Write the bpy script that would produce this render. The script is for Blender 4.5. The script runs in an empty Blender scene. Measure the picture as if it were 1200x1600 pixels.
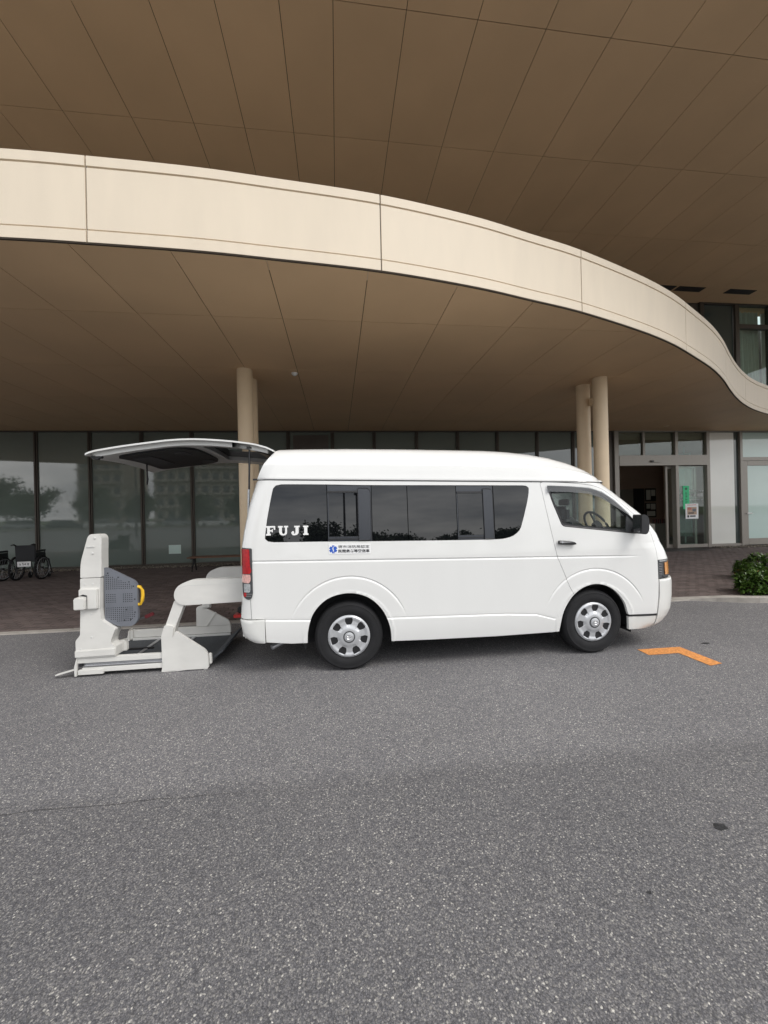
import bpy, bmesh, math, random
import numpy as np
from mathutils import Vector, Matrix
from mathutils.geometry import delaunay_2d_cdt
random.seed(7); rng = np.random.default_rng(7)
scene = bpy.context.scene; col = scene.collection
rad = math.radians
# ------------------------------------------------------------------ camera
cd = bpy.data.cameras.new('camera'); cam = bpy.data.objects.new('camera', cd); col.objects.link(cam)
cd.sensor_fit = 'HORIZONTAL'; cd.sensor_width = 36; cd.lens = 18; cd.clip_start = .05; cd.clip_end = 2000
cam.matrix_world = (Matrix.Translation((0, 0, 1.54)) @ Matrix.Rotation(rad(-6), 4, 'Z')
                    @ Matrix.Rotation(rad(90.1), 4, 'X') @ Matrix.Rotation(-.022, 4, 'Z'))
scene.camera = cam
# ------------------------------------------------------------------ sky, sun, exposure
SUN_EL, SUN_AZ = 50, 132          # azimuth measured from +Y clockwise
w = bpy.data.worlds.new("World"); scene.world = w; w.use_nodes = True
nt = w.node_tree; N = nt.nodes; Lk = nt.links
bg = N['Background']; bg.inputs[1].default_value = .115
sky = N.new('ShaderNodeTexSky'); sky.sky_type = 'NISHITA'; sky.sun_disc = False
sky.sun_elevation = rad(SUN_EL); sky.sun_rotation = rad(SUN_AZ); sky.dust_density = 2
tc = N.new('ShaderNodeTexCoord'); mp = N.new('ShaderNodeMapping'); mp.inputs['Scale'].default_value = (1, 1, 4.5)
nz = N.new('ShaderNodeTexNoise'); nz.inputs['Scale'].default_value = 2.3; nz.inputs['Detail'].default_value = 7; nz.inputs['Roughness'].default_value = .6
cr = N.new('ShaderNodeValToRGB'); cr.color_ramp.elements[0].position = .32; cr.color_ramp.elements[0].color = (4.2, 4.45, 4.9, 1)
cr.color_ramp.elements[1].position = .68; cr.color_ramp.elements[1].color = (11.4, 11.3, 11.1, 1)
mx = N.new('ShaderNodeMixRGB'); mx.inputs[0].default_value = .9
Lk.new(tc.outputs['Generated'], mp.inputs[0]); Lk.new(mp.outputs[0], nz.inputs['Vector']); Lk.new(nz.outputs[0], cr.inputs[0])
Lk.new(sky.outputs[0], mx.inputs[1]); Lk.new(cr.outputs[0], mx.inputs[2]); Lk.new(mx.outputs[0], bg.inputs[0])
sd = bpy.data.lights.new('sun', 'SUN'); sd.energy = 1.2; sd.angle = rad(25); sd.color = (1, .97, .92)
so = bpy.data.objects.new('sun', sd); col.objects.link(so)
az = rad(SUN_AZ); el = rad(SUN_EL)
so.rotation_euler = Vector((math.sin(az) * math.cos(el), math.cos(az) * math.cos(el), math.sin(el))).to_track_quat('Z', 'Y').to_euler()
vs = scene.view_settings; scene.display_settings.display_device = 'sRGB'
vs.view_transform = 'Standard'; vs.look = 'None'; vs.gamma = 1; vs.use_curve_mapping = False; vs.exposure = .70

# ------------------------------------------------------------------ materials
def mat(name, color=(.5, .5, .5), rough=.6, metal=0, spec=.5, coat=0, emit=None, noise=None, bump=None, island=0, ior=None, coords='Object'):
    m = bpy.data.materials.new(name); m.use_nodes = True
    n = m.node_tree.nodes; l = m.node_tree.links; b = n['Principled BSDF']
    b.inputs['Base Color'].default_value = (*color, 1); b.inputs['Roughness'].default_value = rough
    b.inputs['Metallic'].default_value = metal; b.inputs['Specular IOR Level'].default_value = spec
    b.inputs['Coat Weight'].default_value = coat; b.inputs['Coat Roughness'].default_value = .04
    if ior: b.inputs['IOR'].default_value = ior
    cur = None
    t = n.new('ShaderNodeTexCoord')
    if noise:                                    # (scale, amount, [detail], [stretch])
        nz = n.new('ShaderNodeTexNoise'); nz.inputs['Scale'].default_value = noise[0]; nz.inputs['Detail'].default_value = 6
        mpn = n.new('ShaderNodeMapping'); mpn.inputs['Scale'].default_value = noise[2] if len(noise) > 2 else (1, 1, 1)
        l.new(t.outputs[coords], mpn.inputs[0]); l.new(mpn.outputs[0], nz.inputs['Vector'])
        mr = n.new('ShaderNodeMapRange'); mr.inputs[1].default_value = .3; mr.inputs[2].default_value = .7
        mr.inputs[3].default_value = 1 - noise[1]; mr.inputs[4].default_value = 1 + noise[1]
        l.new(nz.outputs[0], mr.inputs[0])
        vm = n.new('ShaderNodeVectorMath'); vm.operation = 'SCALE'; vm.inputs[0].default_value = color
        l.new(mr.outputs[0], vm.inputs['Scale']); cur = vm.outputs[0]
        rr = n.new('ShaderNodeMapRange'); rr.inputs[3].default_value = max(0, rough - .06); rr.inputs[4].default_value = min(1, rough + .06)
        l.new(nz.outputs[0], rr.inputs[0]); l.new(rr.outputs[0], b.inputs['Roughness'])
    if island:
        g = n.new('ShaderNodeNewGeometry'); oi = n.new('ShaderNodeObjectInfo'); ad = n.new('ShaderNodeMath'); ad.operation = 'ADD'
        fr = n.new('ShaderNodeMath'); fr.operation = 'FRACT'
        l.new(g.outputs['Random Per Island'], ad.inputs[0]); l.new(oi.outputs['Random'], ad.inputs[1]); l.new(ad.outputs[0], fr.inputs[0])
        mr = n.new('ShaderNodeMapRange'); mr.inputs[3].default_value = 1 - island; mr.inputs[4].default_value = 1 + island
        l.new(fr.outputs[0], mr.inputs[0])
        vm = n.new('ShaderNodeVectorMath'); vm.operation = 'SCALE'; vm.inputs[0].default_value = color
        if cur: l.new(cur, vm.inputs[0])
        l.new(mr.outputs[0], vm.inputs['Scale']); cur = vm.outputs[0]
    if cur: l.new(cur, b.inputs['Base Color'])
    if emit:
        b.inputs['Emission Color'].default_value = (*color, 1); b.inputs['Emission Strength'].default_value = emit
    if bump:
        nb = n.new('ShaderNodeTexNoise'); nb.inputs['Scale'].default_value = bump[0]; nb.inputs['Detail'].default_value = 4
        l.new(t.outputs[coords], nb.inputs['Vector'])
        bp = n.new('ShaderNodeBump'); bp.inputs['Strength'].default_value = bump[1]; bp.inputs['Distance'].default_value = .01
        l.new(nb.outputs[0], bp.inputs['Height']); l.new(bp.outputs[0], b.inputs['Normal'])
    return m

def glass_mat(name, tint, f=1.5, extra=0):
    m = bpy.data.materials.new(name); m.use_nodes = True; n = m.node_tree.nodes; l = m.node_tree.links
    n.remove(n['Principled BSDF']); out = n['Material Output']
    tr = n.new('ShaderNodeBsdfTransparent'); tr.inputs[0].default_value = (*tint, 1)
    gl = n.new('ShaderNodeBsdfGlossy'); gl.inputs['Roughness'].default_value = 0
    lw = n.new('ShaderNodeLayerWeight'); lw.inputs[0].default_value = .5; f0 = ((f - 1) / (f + 1)) ** 2
    pw = n.new('ShaderNodeMath'); pw.operation = 'POWER'; pw.inputs[1].default_value = 5; l.new(lw.outputs['Facing'], pw.inputs[0])
    fr = n.new('ShaderNodeMath'); fr.operation = 'MULTIPLY_ADD'; fr.inputs[1].default_value = 1 - f0; fr.inputs[2].default_value = f0; l.new(pw.outputs[0], fr.inputs[0])
    ms = n.new('ShaderNodeMixShader'); l.new(fr.outputs[0], ms.inputs[0]); l.new(tr.outputs[0], ms.inputs[1]); l.new(gl.outputs[0], ms.inputs[2])
    l.new(ms.outputs[0], out.inputs[0]); return m

def asphalt_mat():
    m = bpy.data.materials.new('asphalt'); m.use_nodes = True; n = m.node_tree.nodes; l = m.node_tree.links; b = n['Principled BSDF']
    b.inputs['Roughness'].default_value = .78; b.inputs['Specular IOR Level'].default_value = .45
    t = n.new('ShaderNodeTexCoord'); P = t.outputs['Object']
    def vor(s):
        v = n.new('ShaderNodeTexVoronoi'); v.inputs['Scale'].default_value = s; l.new(P, v.inputs['Vector']); return v
    def ramp(src, pts):
        r = n.new('ShaderNodeValToRGB'); e = r.color_ramp.elements
        while len(e) < len(pts): e.new(.5)
        for k, (p, c) in enumerate(pts): e[k].position = p; e[k].color = (*c, 1)
        l.new(src, r.inputs[0]); return r.outputs[0]
    def sep(v):
        s = n.new('ShaderNodeSeparateColor'); l.new(v, s.inputs[0]); return s.outputs[0], s.outputs[1]
    v1 = vor(165); a, a2 = sep(v1.outputs['Color'])
    c1 = ramp(a, [(0, (.046, .046, .050)), (.35, (.062, .061, .065)), (.66, (.080, .078, .080)), (.88, (.104, .101, .100)), (.965, (.145, .140, .132)), (1, (.25, .243, .225))])
    v2 = vor(380); a3, _ = sep(v2.outputs['Color'])
    c2 = ramp(a3, [(0, (.62, .62, .63)), (.55, (.96, .96, .96)), (.9, (1.22, 1.21, 1.20)), (1, (1.6, 1.57, 1.54))])
    # stone matrix: dark between stones
    d = ramp(v1.outputs['Distance'], [(0, (1.2, 1.2, 1.2)), (.45, (1, 1, 1)), (.75, (.6, .6, .6))])
    m1 = n.new('ShaderNodeMixRGB'); m1.blend_type = 'MULTIPLY'; m1.inputs[0].default_value = 1; l.new(c1, m1.inputs[1]); l.new(c2, m1.inputs[2])
    m2 = n.new('ShaderNodeMixRGB'); m2.blend_type = 'MULTIPLY'; m2.inputs[0].default_value = .8; l.new(m1.outputs[0], m2.inputs[1]); l.new(d, m2.inputs[2])
    # broad unevenness
    nz = n.new('ShaderNodeTexNoise'); nz.inputs['Scale'].default_value = .9; nz.inputs['Detail'].default_value = 5; l.new(P, nz.inputs['Vector'])
    k = ramp(nz.outputs[0], [(.3, (.92, .92, .925)), (.7, (1.09, 1.085, 1.08))])
    m3 = n.new('ShaderNodeMixRGB'); m3.blend_type = 'MULTIPLY'; m3.inputs[0].default_value = 1; l.new(m2.outputs[0], m3.inputs[1]); l.new(k, m3.inputs[2])
    # older lane of asphalt towards the road: paved in two strips, contrast raised to paint in grazing sheen, with a joint at y = 2.22
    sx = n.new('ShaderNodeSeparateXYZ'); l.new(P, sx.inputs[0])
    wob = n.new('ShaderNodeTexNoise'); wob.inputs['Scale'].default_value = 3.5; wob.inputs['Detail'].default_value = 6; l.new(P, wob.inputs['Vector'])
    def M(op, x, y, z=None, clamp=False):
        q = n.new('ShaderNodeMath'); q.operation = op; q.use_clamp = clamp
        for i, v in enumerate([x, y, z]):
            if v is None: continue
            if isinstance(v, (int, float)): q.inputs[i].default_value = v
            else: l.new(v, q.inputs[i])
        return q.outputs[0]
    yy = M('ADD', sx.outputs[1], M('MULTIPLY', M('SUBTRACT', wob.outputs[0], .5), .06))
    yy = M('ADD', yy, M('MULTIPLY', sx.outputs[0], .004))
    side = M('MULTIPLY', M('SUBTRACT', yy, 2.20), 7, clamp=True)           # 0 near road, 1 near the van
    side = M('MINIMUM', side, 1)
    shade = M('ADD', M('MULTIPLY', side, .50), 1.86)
    line = M('SUBTRACT', 1, M('MULTIPLY', M('ABSOLUTE', M('SUBTRACT', yy, 2.215), 0), 150), clamp=True)
    xf = M('SUBTRACT', 1, M('MULTIPLY', M('ADD', sx.outputs[0], 1.1), 1.1), clamp=True)
    line = M('MULTIPLY', line, xf)
    shade = M('MULTIPLY', shade, M('SUBTRACT', 1, M('MULTIPLY', line, .62)))
    sn = n.new('ShaderNodeTexNoise'); sn.inputs['Scale'].default_value = 2.6; sn.inputs['Detail'].default_value = 8; sn.inputs['Roughness'].default_value = .68; l.new(P, sn.inputs['Vector'])
    spot = M('MULTIPLY', M('SUBTRACT', .37, sn.outputs[0]), 4.5, clamp=True); shade = M('MULTIPLY', shade, M('SUBTRACT', 1, M('MULTIPLY', spot, .5)))
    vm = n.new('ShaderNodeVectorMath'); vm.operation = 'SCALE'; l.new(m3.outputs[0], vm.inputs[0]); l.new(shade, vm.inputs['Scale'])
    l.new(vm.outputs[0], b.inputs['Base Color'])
    bp = n.new('ShaderNodeBump'); bp.inputs['Strength'].default_value = .4; bp.inputs['Distance'].default_value = .003
    inv = M('SUBTRACT', 1, v1.outputs['Distance']); l.new(inv, bp.inputs['Height']); l.new(bp.outputs[0], b.inputs['Normal'])
    return m

M_ = {}
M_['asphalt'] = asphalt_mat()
M_['paint'] = mat('white_vehicle_paint', (.75, .75, .735), .22, coat=.6, noise=(1.7, .014, (2, 1, .7)))
M_['paint_low'] = mat('white_bumper_plastic', (.71, .71, .685), .3, coat=.3, noise=(3, .04))
M_['inner_white'] = mat('white_inner_metal', (.62, .62, .60), .4, noise=(5, .04))
M_['black'] = mat('black_plastic', (.018, .018, .02), .42, noise=(30, .2))
M_['dark'] = mat('dark_interior', (.02, .02, .022), .85)
M_['darkgrey'] = mat('dark_grey_plastic', (.06, .062, .066), .55, noise=(20, .15))
M_['seat'] = mat('grey_seat_fabric', (.045, .048, .055), .9, noise=(60, .2))
M_['tint'] = mat('tinted_window_glass', (.004, .0045, .0055), .012, spec=.68, ior=1.5)
M_['tint2'] = mat('slider_frame_plastic', (.032, .036, .045), .25, spec=.6)
M_['clear'] = glass_mat('clear_window_glass', (.80, .87, .85))
M_['visor'] = glass_mat('smoked_visor_plastic', (.30, .31, .33), 2.1)
M_['rubber'] = mat('tyre_rubber', (.009, .009, .0105), .82, noise=(9, .35), bump=(60, .25))
M_['silver'] = mat('silver_hubcap_paint', (.56, .57, .59), .34, metal=.45, noise=(8, .04))
M_['chrome'] = mat('chrome', (.75, .75, .76), .12, metal=1)
M_['redlens'] = mat('red_lens', (.42, .008, .012), .12, coat=1, noise=(40, .25))
M_['pinklens'] = mat('pink_clear_lens', (.72, .42, .38), .15, coat=1, noise=(50, .2))
M_['greylens'] = mat('clear_lens', (.40, .42, .43), .12, coat=1, noise=(60, .3))
M_['amber'] = mat('amber_lens', (.80, .36, .11), .15, coat=1, noise=(50, .15))
M_['lift'] = mat('lift_cream_paint', (.66, .65, .62), .42, noise=(4, .06, (1, 1, 2)), bump=(180, .08))
M_['liftgrey'] = mat('lift_grey_plastic', (.155, .165, .19), .5, noise=(10, .06))
M_['deck'] = mat('lift_deck_grit', (.05, .055, .062), .85, noise=(70, .3), bump=(120, .4))
M_['alu'] = mat('aluminium', (.45, .46, .48), .35, metal=.7, noise=(10, .12, (1, 20, 20)))
M_['yellow'] = mat('yellow_plastic', (.80, .48, .03), .4, noise=(10, .05))
M_['redpaint'] = mat('red_paint', (.42, .02, .018), .4, noise=(9, .12))
M_['maroon'] = mat('maroon_plastic', (.10, .01, .014), .45)
M_['fascia'] = mat('cream_fascia_paint', (.75, .65, .515), .6, noise=(3.2, .028, (1.6, 1.6, .35)), bump=(140, .10))
M_['soffit'] = mat('tan_soffit_board', (.68, .475, .285), .55, island=.03, noise=(.8, .05), bump=(200, .06), spec=.4)
M_['soffitback'] = mat('dark_soffit_backing', (.06, .045, .032), .9)  # dark brown for the joint backing, slab and drip edge
M_['roofing'] = mat('pale_roof_membrane', (.55, .52, .48), .8, noise=(1, .08))
M_['columnp'] = mat('cream_column_paint', (.77, .61, .42), .5, noise=(3, .04))
M_['mullion'] = mat('bronze_aluminium', (.085, .072, .06), .42, metal=.35, noise=(12, .08, (8, 8, 1)))
M_['frame'] = mat('stainless_taupe_frame', (.30, .275, .245), .38, metal=.3, noise=(8, .08, (10, 10, 1)))
M_['frost'] = mat('frosted_green_glass', (.155, .190, .172), .0, spec=.9, ior=1.62, noise=(.35, .10))
M_['frostdark'] = mat('frosted_glass_dim', (.055, .07, .065), .02, spec=.6, ior=1.6, noise=(.5, .1))
M_['whitefilm'] = mat('white_filmed_glass', (.80, .80, .75), .02, spec=.6, ior=1.6, noise=(.5, .05))
M_['palegreen'] = mat('pale_green_filmed_glass', (.56, .70, .66), .02, spec=.6, ior=1.6, noise=(.5, .05))
M_['shopglass'] = glass_mat('door_glass', (.80, .88, .85), 1.7)
M_['lobby'] = mat('lobby_wall_paint', (.42, .30, .24), .8, noise=(1, .06))
M_['lobbyfloor'] = mat('lobby_floor_tile', (.10, .085, .075), .3, noise=(3, .1))
M_['lobbydark'] = mat('lobby_dark_panel', (.03, .028, .027), .6)
M_['paver'] = mat('clay_paver', (.118, .090, .083), .85, noise=(6, .16), island=.24, bump=(90, .3))
M_['sand'] = mat('joint_sand', (.05, .04, .036), .95, noise=(30, .2))
M_['kerb'] = mat('precast_concrete', (.34, .315, .285), .85, noise=(9, .14), island=.08, bump=(70, .3))
M_['gravel'] = mat('river_gravel', (.20, .175, .145), .8, island=.55)
M_['soil'] = mat('planter_soil', (.045, .032, .022), .95, noise=(20, .3))
M_['leaf'] = mat('glossy_shrub_leaf', (.060, .115, .020), .35, spec=.5, island=.55)
M_['leafy'] = mat('yellowed_leaf', (.35, .22, .05), .5)
M_['stem'] = mat('woody_stem', (.07, .05, .035), .9)
M_['treeleaf'] = mat('tree_leaf', (.045, .07, .03), .6, island=.45)
M_['orange'] = mat('orange_road_paint', (.66, .27, .075), .8, noise=(55, .30), bump=(200, .5))
M_['stain'] = mat('oil_stained_asphalt', (.02, .02, .022), .6, noise=(60, .4), bump=(120, .5))
M_['wood'] = mat('bench_wood', (.16, .075, .04), .55, noise=(6, .25, (1, 14, 14)))
M_['iron'] = mat('black_iron', (.012, .012, .014), .5)
M_['vinyl'] = mat('black_vinyl', (.007, .008, .011), .5, noise=(20, .2))
M_['white'] = mat('white_print', (.80, .80, .79), .5)
M_['sticker'] = mat('white_sticker', (.82, .82, .82), .4)
M_['blue'] = mat('blue_print', (.02, .10, .50), .4)
M_['ink'] = mat('dark_ink', (.03, .03, .035), .5)
M_['green'] = mat('green_sticker', (.05, .60, .26), .5)
M_['greenink'] = mat('dark_green_ink', (.01, .09, .045), .5)
M_['postred'] = mat('faded_red_print', (.55, .16, .14), .6)
M_['posttan'] = mat('tan_print', (.50, .36, .26), .6, noise=(40, .3))
M_['curtain'] = mat('sheer_curtain', (.72, .70, .66), .9, noise=(4, .1, (8, 8, 1)))
M_['tower'] = mat('pale_rendered_wall', (.42, .38, .33), .8, noise=(.3, .06))
M_['window'] = mat('far_window_glass', (.05, .06, .07), .1, spec=.6)
M_['grass'] = mat('verge_grass', (.06, .09, .03), .9, noise=(3, .3))
M_['carw'] = mat('white_car_paint', (.75, .75, .74), .3, coat=.5)
M_['cars'] = mat('silver_car_paint', (.35, .36, .38), .3, metal=.4, coat=.5)
M_['card'] = mat('dark_car_paint', (.03, .035, .05), .3, coat=.5)
M_['pole'] = mat('galvanised_pole', (.06, .06, .062), .6)

# ------------------------------------------------------------------ helpers
def prop(o, label=None, cat=None, group=None, kind=None):
    if label: o['label'] = label
    if cat: o['category'] = cat
    if group: o['group'] = group
    if kind: o['kind'] = kind
    return o

def empty(name, loc=(0, 0, 0), rz=0, **k):
    o = bpy.data.objects.new(name, None); col.objects.link(o); o.location = loc; o.rotation_euler = (0, 0, rz)
    o.empty_display_size = .2
    return prop(o, **k)

def obj(name, me, m, parent=None, **k):
    o = bpy.data.objects.new(name, me); col.objects.link(o)
    if m is not None and not me.materials:
        for q in (m if isinstance(m, (list, tuple)) else [m]): me.materials.append(M_[q] if isinstance(q, str) else q)
    if parent: o.parent = parent
    return prop(o, **k)

def mk(name, verts, faces, smooth=None):
    me = bpy.data.meshes.new(name)
    me.from_pydata([tuple(map(float, v)) for v in verts], [], [tuple(int(i) for i in f) for f in faces]); me.update()
    if smooth:
        me.shade_smooth(); me.set_sharp_from_angle(angle=rad(smooth))
    return me

def from_bm(name, bm, smooth=None):
    bmesh.ops.recalc_face_normals(bm, faces=bm.faces)
    me = bpy.data.meshes.new(name); bm.to_mesh(me); bm.free()
    if smooth:
        me.shade_smooth(); me.set_sharp_from_angle(angle=rad(smooth))
    return me

def add_box(bm, a, b):
    x0, y0, z0 = a; x1, y1, z1 = b
    v = [bm.verts.new(p) for p in ((x0, y0, z0), (x1, y0, z0), (x1, y1, z0), (x0, y1, z0), (x0, y0, z1), (x1, y0, z1), (x1, y1, z1), (x0, y1, z1))]
    for f in ((0, 3, 2, 1), (4, 5, 6, 7), (0, 1, 5, 4), (1, 2, 6, 5), (2, 3, 7, 6), (3, 0, 4, 7)): bm.faces.new([v[i] for i in f])

def box_me(name, boxes, bev=0, seg=2, smooth=40):
    bm = bmesh.new()
    for a, b in boxes: add_box(bm, a, b)
    if bev: bmesh.ops.bevel(bm, geom=list(bm.edges), offset=bev, segments=seg, affect='EDGES', clamp_overlap=True)
    return from_bm(name, bm, smooth if bev else None)

def box(name, a, b, m, parent=None, bev=0, **k):
    return obj(name, box_me(name, [(a, b)], bev), m, parent, **k)

def prism_me(name, poly, d0, d1, axis='y', bev=0, seg=2):
    """poly in the plane; axis y: (x,z) extruded in y; axis z: (x,y) extruded in z; axis x: (y,z) extruded in x"""
    bm = bmesh.new()
    def P(p, d):
        return (p[0], d, p[1]) if axis == 'y' else ((p[0], p[1], d) if axis == 'z' else (d, p[0], p[1]))
    a = [bm.verts.new(P(p, d0)) for p in poly]; b = [bm.verts.new(P(p, d1)) for p in poly]
    bm.faces.new(a); bm.faces.new(b[::-1]); n = len(poly)
    for i in range(n): bm.faces.new((a[i], b[i], b[(i + 1) % n], a[(i + 1) % n]))
    bmesh.ops.recalc_face_normals(bm, faces=bm.faces)
    if bev: bmesh.ops.bevel(bm, geom=list(bm.edges), offset=bev, segments=seg, affect='EDGES', clamp_overlap=True)
    return from_bm(name, bm, 35 if bev else None)

def prism(name, poly, d0, d1, m, parent=None, axis='y', bev=0, **k):
    return obj(name, prism_me(name, poly, d0, d1, axis, bev), m, parent, **k)

def lathe_me(name, prof, n=48, axis='y', center=(0, 0, 0), smooth=40, close=False):
    """prof: (r, d) along the axis"""
    vs_, fs = [], []
    for r, d in prof:
        for i in range(n):
            a = 2 * math.pi * i / n; c, s = r * math.cos(a), r * math.sin(a)
            p = (c, d, s) if axis == 'y' else ((c, s, d) if axis == 'z' else (d, c, s))
            vs_.append((p[0] + center[0], p[1] + center[1], p[2] + center[2]))
    m = len(prof)
    for j in range(m - 1):
        for i in range(n):
            fs.append((j * n + i, j * n + (i + 1) % n, (j + 1) * n + (i + 1) % n, (j + 1) * n + i))
    if prof[0][0] > 1e-6 and not close: fs.append(tuple(range(n))[::-1])
    if prof[-1][0] > 1e-6 and not close: fs.append(tuple((m - 1) * n + i for i in range(n)))
    bm = bmesh.new(); vv = [bm.verts.new(v) for v in vs_]
    for f in fs:
        try: bm.faces.new([vv[i] for i in f])
        except ValueError: pass
    bmesh.ops.remove_doubles(bm, verts=bm.verts, dist=1e-5)
    return from_bm(name, bm, smooth)

def tube_me(name, pts, r, n=8, closed=False, caps=True):
    pts = [Vector(p) for p in pts]; vs_, fs = [], []; m = len(pts)
    rr = r if isinstance(r, (list, tuple)) else [r] * m
    up = Vector((0, 0, 1))
    for i, p in enumerate(pts):
        if closed: t = pts[(i + 1) % m] - pts[i - 1]
        else: t = pts[min(i + 1, m - 1)] - pts[max(i - 1, 0)]
        t.normalize(); u = up if abs(t.dot(up)) < .95 else Vector((0, 1, 0))
        a = t.cross(u).normalized(); b = t.cross(a).normalized()
        for k in range(n):
            an = 2 * math.pi * k / n; vs_.append(p + rr[i] * (math.cos(an) * a + math.sin(an) * b))
    for i in range(m if closed else m - 1):
        j = (i + 1) % m
        for k in range(n): fs.append((i * n + k, i * n + (k + 1) % n, j * n + (k + 1) % n, j * n + k))
    if not closed and caps: fs.append(tuple(range(n))[::-1]); fs.append(tuple((m - 1) * n + k for k in range(n)))
    return mk(name, vs_, fs, 50)

def join_me(name, mes, smooth=40):
    bm = bmesh.new()
    for me in mes:
        me.materials.clear(); bm.from_mesh(me); bpy.data.meshes.remove(me)
    return from_bm(name, bm, smooth)

def spline(pts, step=.03, closed=False):
    """Catmull-Rom through 2D points"""
    P = [np.array(p, float) for p in pts]; n = len(P); out = []
    for i in range(n if closed else n - 1):
        p1, p2 = P[i], P[(i + 1) % n]
        p0 = P[i - 1] if (closed or i > 0) else 2 * p1 - p2
        p3 = P[(i + 2) % n] if (closed or i < n - 2) else 2 * p2 - p1
        k = max(1, int(np.linalg.norm(p2 - p1) / step))
        for j in range(k):
            t = j / k
            out.append(tuple(.5 * ((2 * p1) + (-p0 + p2) * t + (2 * p0 - 5 * p1 + 4 * p2 - p3) * t * t + (-p0 + 3 * p1 - 3 * p2 + p3) * t ** 3)))
    if not closed: out.append(tuple(P[-1]))
    return out

def fillet(poly, r, seg=5):
    """round the corners; r is a number or a list per corner"""
    n = len(poly); out = []
    for i in range(n):
        rr = r[i] if isinstance(r, (list, tuple)) else r
        p = np.array(poly[i], float); a = np.array(poly[i - 1], float) - p; b = np.array(poly[(i + 1) % n], float) - p
        la, lb = np.linalg.norm(a), np.linalg.norm(b)
        if rr <= 0: out.append(tuple(p)); continue
        d = min(rr, la * .48, lb * .48); s = p + a / la * d; e = p + b / lb * d
        for k in range(seg + 1):
            t = k / seg; out.append(tuple((1 - t) ** 2 * s + 2 * t * (1 - t) * p + t * t * e))
    return out

def resample(poly, step):
    out = []; n = len(poly)
    for i in range(n):
        a = np.array(poly[i]); b = np.array(poly[(i + 1) % n]); L = np.linalg.norm(b - a)
        if L < 1e-6: continue
        k = max(1, int(round(L / step)))
        for j in range(k): out.append(tuple(a + (b - a) * j / k))
    return out

def inset(poly, d):
    """move a CCW outline inwards by d"""
    P = np.array(poly); a = P - np.roll(P, 1, 0); b = np.roll(P, -1, 0) - P
    a /= np.linalg.norm(a, axis=1)[:, None] + 1e-9; b /= np.linalg.norm(b, axis=1)[:, None] + 1e-9
    t = a + b; t /= np.linalg.norm(t, axis=1)[:, None] + 1e-9
    nrm = np.stack([-t[:, 1], t[:, 0]], 1)
    return [tuple(p) for p in P + nrm * d]

def area(poly):
    P = np.array(poly); Q = np.roll(P, -1, 0); return .5 * np.sum(P[:, 0] * Q[:, 1] - Q[:, 0] * P[:, 1])

def ccw(poly): return poly if area(poly) > 0 else poly[::-1]

def inside(pts, poly):
    P = np.array(poly); x, y = pts[:, 0], pts[:, 1]; r = np.zeros(len(pts), bool)
    for i in range(len(P)):
        x0, y0 = P[i - 1]; x1, y1 = P[i]
        c = ((y0 > y) != (y1 > y))
        if not c.any(): continue
        r ^= c & (x < (x1 - x0) * (y - y0) / (y1 - y0 + 1e-15) + x0)
    return r

def clip(poly, a, b, c):
    """keep the side a*x+b*y<=c"""
    out = []; n = len(poly)
    for i in range(n):
        p, q = poly[i], poly[(i + 1) % n]; fp = a * p[0] + b * p[1] - c; fq = a * q[0] + b * q[1] - c
        if fp <= 0: out.append(p)
        if (fp < 0 < fq) or (fq < 0 < fp):
            t = fp / (fp - fq); out.append((p[0] + t * (q[0] - p[0]), p[1] + t * (q[1] - p[1])))
    return out

EXTRA = None
def tri2d(outline, holes, step):
    outline = ccw(resample(outline, step)); holes = [resample(h, step) for h in holes]
    V = list(outline); E = [(i, (i + 1) % len(outline)) for i in range(len(outline))]
    for h in holes:
        o = len(V); V += h; E += [(o + i, o + (i + 1) % len(h)) for i in range(len(h))]
    B = np.array(V); mn, mx_ = B.min(0), B.max(0)
    gx, gy = np.meshgrid(np.arange(mn[0], mx_[0], step), np.arange(mn[1], mx_[1], step)); G = np.stack([gx.ravel(), gy.ravel()], 1)
    k = inside(G, outline)
    for h in holes: k &= ~inside(G, h)
    G = G[k]
    if len(G):
        D = np.min(((G[:, None, :] - B[None]) ** 2).sum(2), 1) if len(G) * len(B) < 4e7 else np.concatenate([np.min(((g[:, None, :] - B[None]) ** 2).sum(2), 1) for g in np.array_split(G, 20)])
        G = G[D > (.55 * step) ** 2]
    if EXTRA is not None and .015 < step < .02 and len(G) > 800:
        X = EXTRA; k = inside(X, outline)
        for h in holes: k &= ~inside(X, h)
        X = X[k]; D = np.concatenate([np.min(((g[:, None, :] - B[None]) ** 2).sum(2), 1) for g in np.array_split(X, 10)]); X = X[D > .006 ** 2]
        D = np.concatenate([np.min(((g[:, None, :] - X[None]) ** 2).sum(2), 1) for g in np.array_split(G, 40)]); G = np.vstack([G[D > .008 ** 2], X])
    allv = [Vector(v) for v in V] + [Vector(g) for g in G.tolist()]
    r = delaunay_2d_cdt(allv, E, [], 0, 1e-6)
    vv = np.array([tuple(v) for v in r[0]]); ff = np.array([f for f in r[2]])
    c = vv[ff].mean(1); k = inside(c, outline)
    for h in holes: k &= ~inside(c, h)
    return vv, ff[k]

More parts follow.
